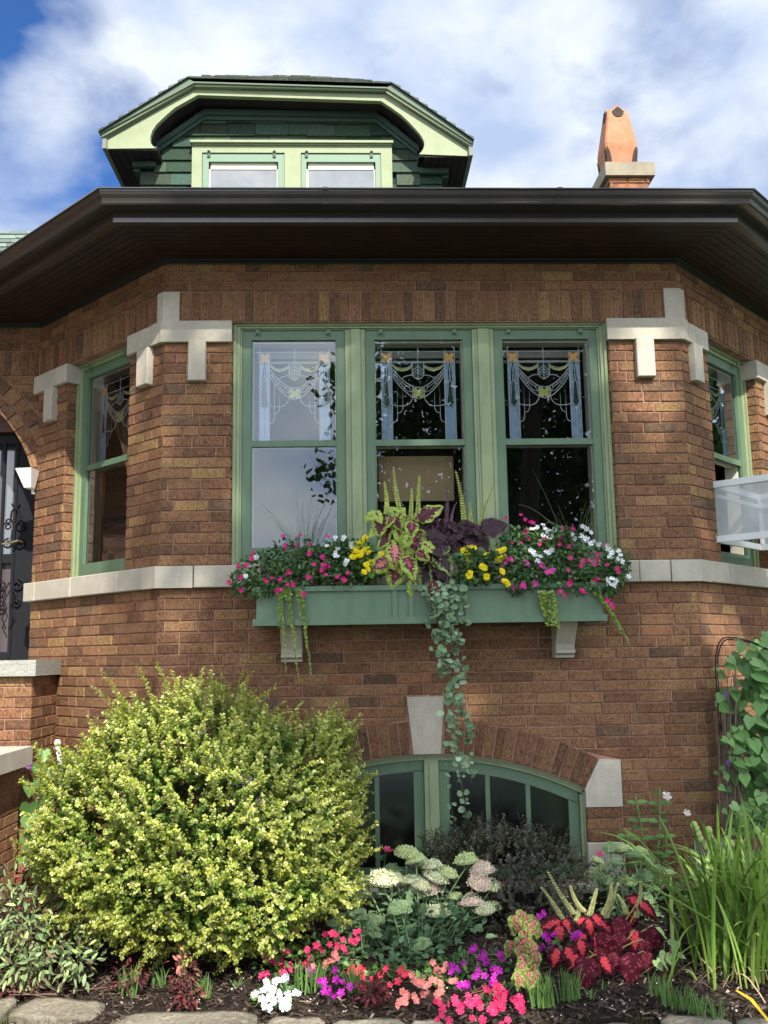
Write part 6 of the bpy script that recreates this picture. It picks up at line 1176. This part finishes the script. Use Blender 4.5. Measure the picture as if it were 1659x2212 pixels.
vl = [(1640, 1400, 60), (1655, 1390, 50), (1600, 1400, 45), (1590, 1425, 60), (1620, 1440, 70), (1645, 1470, 90), (1560, 1455, 36), (1555, 1508, 40), (1600, 1505, 60), (1580, 1530, 60), (1610, 1480, 45), (1650, 1520, 70), (1575, 1560, 50), (1600, 1555, 40), (1620, 1560, 55), (1570, 1600, 40), (1585, 1590, 35), (1655, 1570, 80), (1610, 1600, 60), (1595, 1610, 50), (1630, 1640, 60), (1600, 1650, 50), (1580, 1640, 26), (1655, 1640, 55), (1620, 1680, 60), (1600, 1700, 60), (1580, 1715, 30), (1640, 1700, 60), (1610, 1735, 60), (1595, 1755, 50), (1640, 1745, 60), (1575, 1770, 30), (1620, 1780, 50), (1600, 1790, 40), (1650, 1790, 50), (1570, 1680, 26), (1630, 1600, 55), (1645, 1430, 60), (1650, 1500, 60), (1660, 1600, 60), (1665, 1680, 60), (1670, 1740, 60), (1665, 1540, 70), (1680, 1450, 80), (1560, 1660, 22), (1565, 1745, 26)]
vl += [(x+rng.uniform(-14, 22), y+rng.uniform(-16, 16), s*.8) for x, y, s in vl]+[(rng.uniform(1620, 1720), rng.uniform(1400, 1800), 55) for _ in range(170)]
vl += [(x+rng.uniform(-22, 26), y+rng.uniform(-22, 22), s*rng.uniform(.6, 1)) for x, y, s in vl[:46]+vl[:46]]
for px, py, s in vl:
    Y = -.15+rng.uniform(-.12, .10); c = at(px, py, Y); L = s/350*.56; a = math.radians(rng.uniform(0, 130)); d = np.array([[math.cos(a), -.35, -math.sin(a)]]); n = np.array([[rng.normal(0, .3), -.8, .7]]); mb.inst(hv, hf, basis(d, n, [L], .95), (c-d[0]*L*.4)[None], mixc([(.13, .27, .07), (.10, .21, .06), (.20, .34, .12), (.07, .15, .045)], 1, .15))
for i in range(40):
    a = at(1550+rng.uniform(-5, 30), 1800+rng.uniform(-10, 60), -.13)+np.array([rng.uniform(0, .12), 0, 0]); b = at(1565+rng.uniform(-12, 40), rng.uniform(1430, 1600), -.14); u = np.linspace(0, 1, 12)[:, None]; C = a+(b-a)*u+np.cumsum(rng.normal(0, .006, (12, 3)), 0); st.tube(C, .0028, 4, mixc([(.20, .16, .12), (.13, .10, .08)], 1)[0], cap=False)
mb.build('foliage', M_LEAF, t); st.build('stem', M_STEM, t)
for px, py in ((1570, 1500), (1573, 1648), (1655, 1630)): put_flower(t, at(px, py, -.22), np.array([-.5, -.6, .2]), 'vio', .016, (.20, .08, .36))
# second vine by the stoop
t = thing('morning_glory', 'few round green vine leaves with a violet flower on the stoop wall at the left', 'climbing plant'); mb, st = MB(), MB(); vv = [(68, 1690, 26), (88, 1680, 24), (64, 1735, 30), (82, 1745, 26), (66, 1800, 34), (85, 1835, 30), (75, 1860, 26), (86, 1650, 26), (95, 1620, 24), (60, 1765, 24), (95, 1720, 26), (50, 1850, 20), (100, 1660, 22), (90, 1780, 26)]
for px, py, s in vv:
    c = atX(px, py, -1.95); L = s/330*1.2; a = rng.uniform(0, 6.3); d = np.array([[math.cos(a)*.3-.1, -.5*math.cos(a), -.8]]); mb.inst(hv, hf, basis(d, np.array([[.5, -.8, .4]]), [L], 1.0), c[None], mixc([(.10, .22, .06), (.14, .28, .09)], 1))
A0 = atX(72, 1900, -1.95); st.tube([A0, atX(80, 1760, -1.95), atX(90, 1610, -1.95)], .003, 4, (.15, .16, .07)); mb.build('foliage', M_LEAF, t); st.build('stem', M_STEM, t); put_flower(t, atX(62, 1657, -1.93), np.array([.3, -.8, .3]), 'vio', .016, (.20, .08, .36))
# ------------------------------------------------------------------ spring bulb shoots
def tuft(label, pts, h, n, spread):
    t = thing('bulb_shoots', label, 'plant', 'upright green shoots along the front of the bed'); mb = MB()
    for px, py in pts:
        for i in range(n):
            b = atZ(px+rng.normal(0, spread), py+rng.normal(0, 3), -2.10); L = h*rng.uniform(.55, 1.05); tip = b+np.array([rng.normal(0, .012), rng.normal(0, .012), L]); u = np.linspace(0, 1, 6)[:, None]; C = b+(tip-b)*u+np.array([rng.normal(0, .02), 0, 0])*u**2; mb.ribbon(C, np.array([.0032, .0036, .0036, .003, .002, .0004]), norm(np.array([1, rng.normal(0, .6), 0])), mixc([(.10, .19, .05), (.14, .25, .07), (.08, .15, .04)], 1, .15)[0])
    mb.build('blades', M_LEAF, t)
for lab, pts, h, n, s in [('tall upright shoots in front of the gold and pink coleus', [(1158, 2172), (1185, 2175)], .15, 26, 9), ('upright shoots below the scarlet coleus', [(1222, 2162), (1248, 2160)], .14, 20, 8), ('short shoots right of the scarlet coleus foot', [(1300, 2140), (1275, 2160)], .05, 5, 4), ('two leaning shoot clusters below the left half of the golden shrub', [(265, 2148), (288, 2150)], .13, 14, 6), ('shoot row left of the dark red seedling under the golden shrub', [(335, 2128), (348, 2130)], .09, 10, 7), ('shoot row right of the dark red seedling under the golden shrub', [(430, 2150), (445, 2155)], .10, 12, 7), ('few small shoots in the shade under the golden shrub', [(510, 2140)], .06, 8, 5), ('shoots among the pink flowers left of centre', [(650, 2140), (672, 2142), (690, 2135)], .13, 14, 9), ('shoots just left of the burgundy seedling', [(772, 2145), (760, 2140)], .13, 14, 7), ('shoots amid the foot of the strappy clump', [(1440, 2170), (1470, 2180), (1420, 2150)], .11, 16, 12), ('shoots at the foot of the strappy clump near the corner', [(1540, 2205), (1505, 2190)], .12, 16, 12)]: tuft(lab, pts, h, n, s)
# burgundy seedlings, weeds
def herb(name, label, cat, lobes, n, leaf, pal, wd=.6, m=None, tpl='leaf', up=.5):
    t = thing(name, label, cat); mb = MB(); P, N = dome(mb, lobes, n, leaf, pal, tpl, .8, up, wd); mb.build('foliage', m or M_LEAFM, t); st = MB(); b = np.mean(np.array(lobes)[:, :3], 0); b[2] = zgr(b[0], b[1]); stems(st, P, b, (.12, .07, .05), .0028, 14); st.build('stem', M_STEM, t); return t
BUR = [(.10, .022, .028), (.14, .030, .035), (.07, .018, .022)]
herb('burgundy_seedling', 'small dark burgundy plant at the front of the bed below the red flowers', 'seedling', [lobe(803, 2148, -1.38, .07, .05, .035), lobe(812, 2125, -1.3, .03, .03, .05)], 150, .035, BUR)
herb('burgundy_seedling', 'dark red seedling with brown leaves under the golden shrub', 'seedling', [lobe(405, 2150, -1.3, .07, .06, .05), lobe(400, 2110, -1.25, .06, .05, .08)], 190, .032, BUR+[(.20, .12, .08)])
herb('burgundy_seedling', 'low dark red leaves left of the long buff edging stone', 'seedling', [lobe(280, 2108, -1.2, .10, .06, .07), lobe(25, 2130, -1.2, .10, .06, .05)], 170, .030, BUR+[(.16, .09, .07)])
herb('pink_leaved_weed', 'sparse sprig of salmon red leaves right of the grey green weeds', 'seedling', [lobe(400-10, 2075, -1.25, .0+.05, .03, .02), lobe(215*1.0+180, 2040, -1.2, .03, .03, .05)], 16, .035, [(.62, .20, .18), (.5, .16, .14)])
herb('weedy_perennial', 'grey green leafy weeds in the lower left corner', 'plant', [lobe(120, 2040, -1.15, .16, .14, .16), lobe(60, 2010, -1.1, .16, .12, .18), lobe(170, 2080, -1.2, .10, .10, .09), lobe(20, 1960, -1.0, .14, .12, .2), lobe(40, 2090, -1.2, .14, .1, .08)], 900, .05, [(.19, .27, .12), (.25, .33, .16), (.14, .21, .09), (.32, .40, .17), (.15, .12, .07)], .5)
herb('red_leaved_shrub', 'reddish leaves between the weeds and the golden shrub at the left edge', 'plant', [lobe(60, 1920, -.95, .08, .08, .10), lobe(130, 1985, -1.1, .07, .06, .05), lobe(25, 1950, -.95, .06, .05, .07)], 90, .035, [(.45, .06, .07), (.30, .08, .06), (.22, .16, .07)])
herb('heart_leaved_weed', 'pale heart shaped leaves on a thin stem left of the strappy clump', 'plant', [lobe(1445, 2060, -1.2, .05, .03, .11), lobe(1415, 2070, -1.2, .03, .02, .03)], 9, .055, [(.20, .32, .12), (.24, .36, .15)], 1.0, M_LEAF, 'heart')
mb = MB(); c0_, c1_ = at(132, 1660, -.55), at(124, 1610, -.55); mb.tube([c0_+np.array([.02, 0, -.4]), c0_, c1_], .012, 8); mb.tube([c1_, c1_+np.array([0, 0, .012]), c1_+np.array([0, 0, .03])], [.017, .019, .012], 8); tag(mb.build('pipe_stub', M_PIPE, smooth=True), 'short white pipe end sticking up behind the golden shrub', 'pipe')

# ------------------------------------------------------------------ street trees behind the viewer (they shade the front and mirror in the panes)
def sunproj(P):   # where a point's shadow meets the facade plane y = 0
    t = -P[:, 1]/SD[1]*-1; t = P[:, 1]/SD[1]; return P[:, 0]-SD[0]*t, P[:, 2]-SD[2]*t
LITS = [(-2.6, -1.2, -.45, 1.05), ]
def tree(label, trunk, clumps, n, leaf, pal, shade_fn=None):
    t = thing('street_tree', label, 'tree'); mb = MB(); cl = np.array(clumps, float); w = cl[:, 3]**3; i = rng.choice(len(cl), n, p=w/w.sum()); u = norm(rng.normal(size=(n, 3)))*rng.random((n, 1))**.45; P = cl[i, :3]+u*cl[i, 3:4]
    # twigs bunch the leaves
    tw = cl[i, :3]+norm(rng.normal(size=(n, 3)))*cl[i, 3:4]*.0; q = np.round(P/.35); h_ = np.sin(q@np.array([12.9, 78.2, 37.7]))*43758.5; P = P[(h_-np.floor(h_)) < .72]
    if shade_fn is not None: P = P[shade_fn(P)]
    k = len(P); mb.inst(sv, sf1, basis(rng.normal(size=(k, 3)), np.array([0, 0, 1.])+rng.normal(0, .5, (k, 3)), leaf*rng.uniform(.7, 1.2, k), 1.0), P, mixc(pal, k, .25)); mb.build('crown', M_LEAF, t)
    tk = MB(); b = np.array(trunk, float); top = cl[:, :3].mean(0); u = np.linspace(0, 1, 10)[:, None]; C = b+(top-b)*u; tk.tube(C, np.linspace(.26, .08, 10), 10)
    for c in cl: s = b+(top-b)*rng.uniform(.35, .85); m_ = (s+c[:3])/2+np.array([0, 0, .2]); tk.tube((1-u)**2*s+2*u*(1-u)*m_+u*u*c[:3], np.linspace(.07, .02, 10), 6)
    tk.build('trunk', M_BARK, t)
def keep(P):
    x, z = sunproj(P); k = np.ones(len(P), bool)
    # clear windows in the crown through which the sun reaches the wall and the shrub
    k &= ~((x < -1.42-.12*np.sin(z*3)) & (z < 2.6)); k &= ~((x < -1.0) & (z < -.9)); k &= (z > -2.3) | (np.sin(x*5+1)*np.sin(z*6) > .15)
    k &= ~(((x-1.95)/.22)**2+((z-1.15)/.42)**2 < 1)
    k &= ~(((x-2.75)/.55)**2+((z+.35)/.42)**2 < 1)
    k &= ~(((x-.83)/.10)**2+((z+.72)/.10)**2 < 1)
    k &= ~(((x-1.0)/.14)**2+((z+.12)/.22)**2 < 1)
    k &= ~((z > 1.75))
    k &= ~((np.sin(x*4.3+z*2.3+.6)*np.sin(z*5.1-x*1.9+1.2) > .83) & (z > -1.7) & (z < 1.45))
    return k
def sunward(x, z, y):   # crown point that shades facade point (x, z)
    t = y/SD[1]; return (x+SD[0]*t, y, z+SD[2]*t)
SH = []
for x, z, r in [(-.6, .9, .95), (.4, .9, 1.0), (1.4, .9, 1.0), (2.3, .8, .8), (-.6, -.1, .9), (.4, -.1, 1.0), (1.4, -.1, 1.0), (2.4, -.3, .9), (-.3, -1.1, .8), (.6, -1.1, .9), (1.6, -1.2, .9), (2.6, -1.3, .9), (3.2, .3, .8), (.9, -1.9, .8), (2.0, -1.9, .8), (.1, -2.3, .6), (1.0, -2.9, .8), (2.0, -2.8, .8), (.2, -3.1, .6), (-.65, -2.0, .5), (-.5, -1.3, .5)]: SH.append((*sunward(x, z, -11.5+rng.uniform(-.8, .8)), r*1.05))
RF = [(1.0, -12.3, 2.3, 1.3), (2.3, -12.6, 2.8, 1.7), (4.0, -12.4, 2.4, 1.6), (.9, -12.6, 4.4, 1.4), (2.4, -12.4, 4.8, 1.8), (4.2, -12.6, 4.6, 1.8), (5.6, -12.4, 3.4, 1.6), (1.6, -12.2, 6.6, 1.5), (3.4, -12.3, 6.8, 1.8), (5.2, -12.4, 6.8, 1.7), (2.6, -12.0, 1.4, 1.0), (4.6, -12.2, 1.6, 1.1)]
tree('leafy street tree behind the viewer, its shade falling on the bay', (3.2, -12.4, -2.2), SH, 30000, .125, [(.06, .13, .03), (.08, .16, .04)], keep)
tree('second leafy tree behind the viewer, mirrored in the panes', (2.6, -13.2, -2.2), [(x, y-2.5, z, r) for x, y, z, r in RF+[(-.35, -12.3, 3.5, .75), (-.2, -12.3, 5.6, .7), (6.2, -12.3, 5.5, 1.5)]], 40000, .19, [(.06, .12, .03), (.08, .16, .04)], lambda P: ~(((lambda s: (s[1] < 2.2) & (s[1] > -3) & (s[0] < -.9))(sunproj(P)))))
tree('broad unseen tree added right of the bungalow to darken the right side pane', (9.5, 4.0, -2.2), [(8.0, 3.0, 1.0, 1.5), (8.8, 4.4, 2.6, 1.8), (7.8, 2.6, 3.0, 1.4), (9.2, 5.8, 1.2, 1.7), (8.6, 3.6, 4.4, 1.5), (9.0, 1.4, 2.0, 1.5)], 22000, .17, [(.05, .10, .028), (.07, .14, .04)])  # unseen tree added so the right bay window mirrors dark foliage
# neighbouring brick house mirrored in the left bay window
nb = thing('neighbour_house', 'plain brick house across the side yard, left of the bungalow', 'house'); mb = MB(); FACES['N'] = ((-6.6, -5.0), (0, 1), (1, 0))
courses(mb, 'N', 0, 11, -2.2, 4.2, 60, L=.22, tone=1.0); mb.build('wall', M_BRICK, nb); mb = MB(); mb.box(-11, -6.61, -5, 6, -2.3, 4.2); mb.build('wall_core', M_MORTAR, nb); mb = MB(); mb.prism([(-11.4, -5.3, 4.2), (-6.3, -5.3, 4.2), (-8.8, -5.3, 6.2)], (0, 11.6, 0)); mb.build('roof', M_ROOF, nb)
for y0 in (-1.2, 1.6, 3.4): mb = MB(); frame(mb, lambda v: TF('N')(v), y0+5, y0+5.8, .1, 1.7, .08, -.02, .05); mb.build('window_frame', M_WHITE, nb)
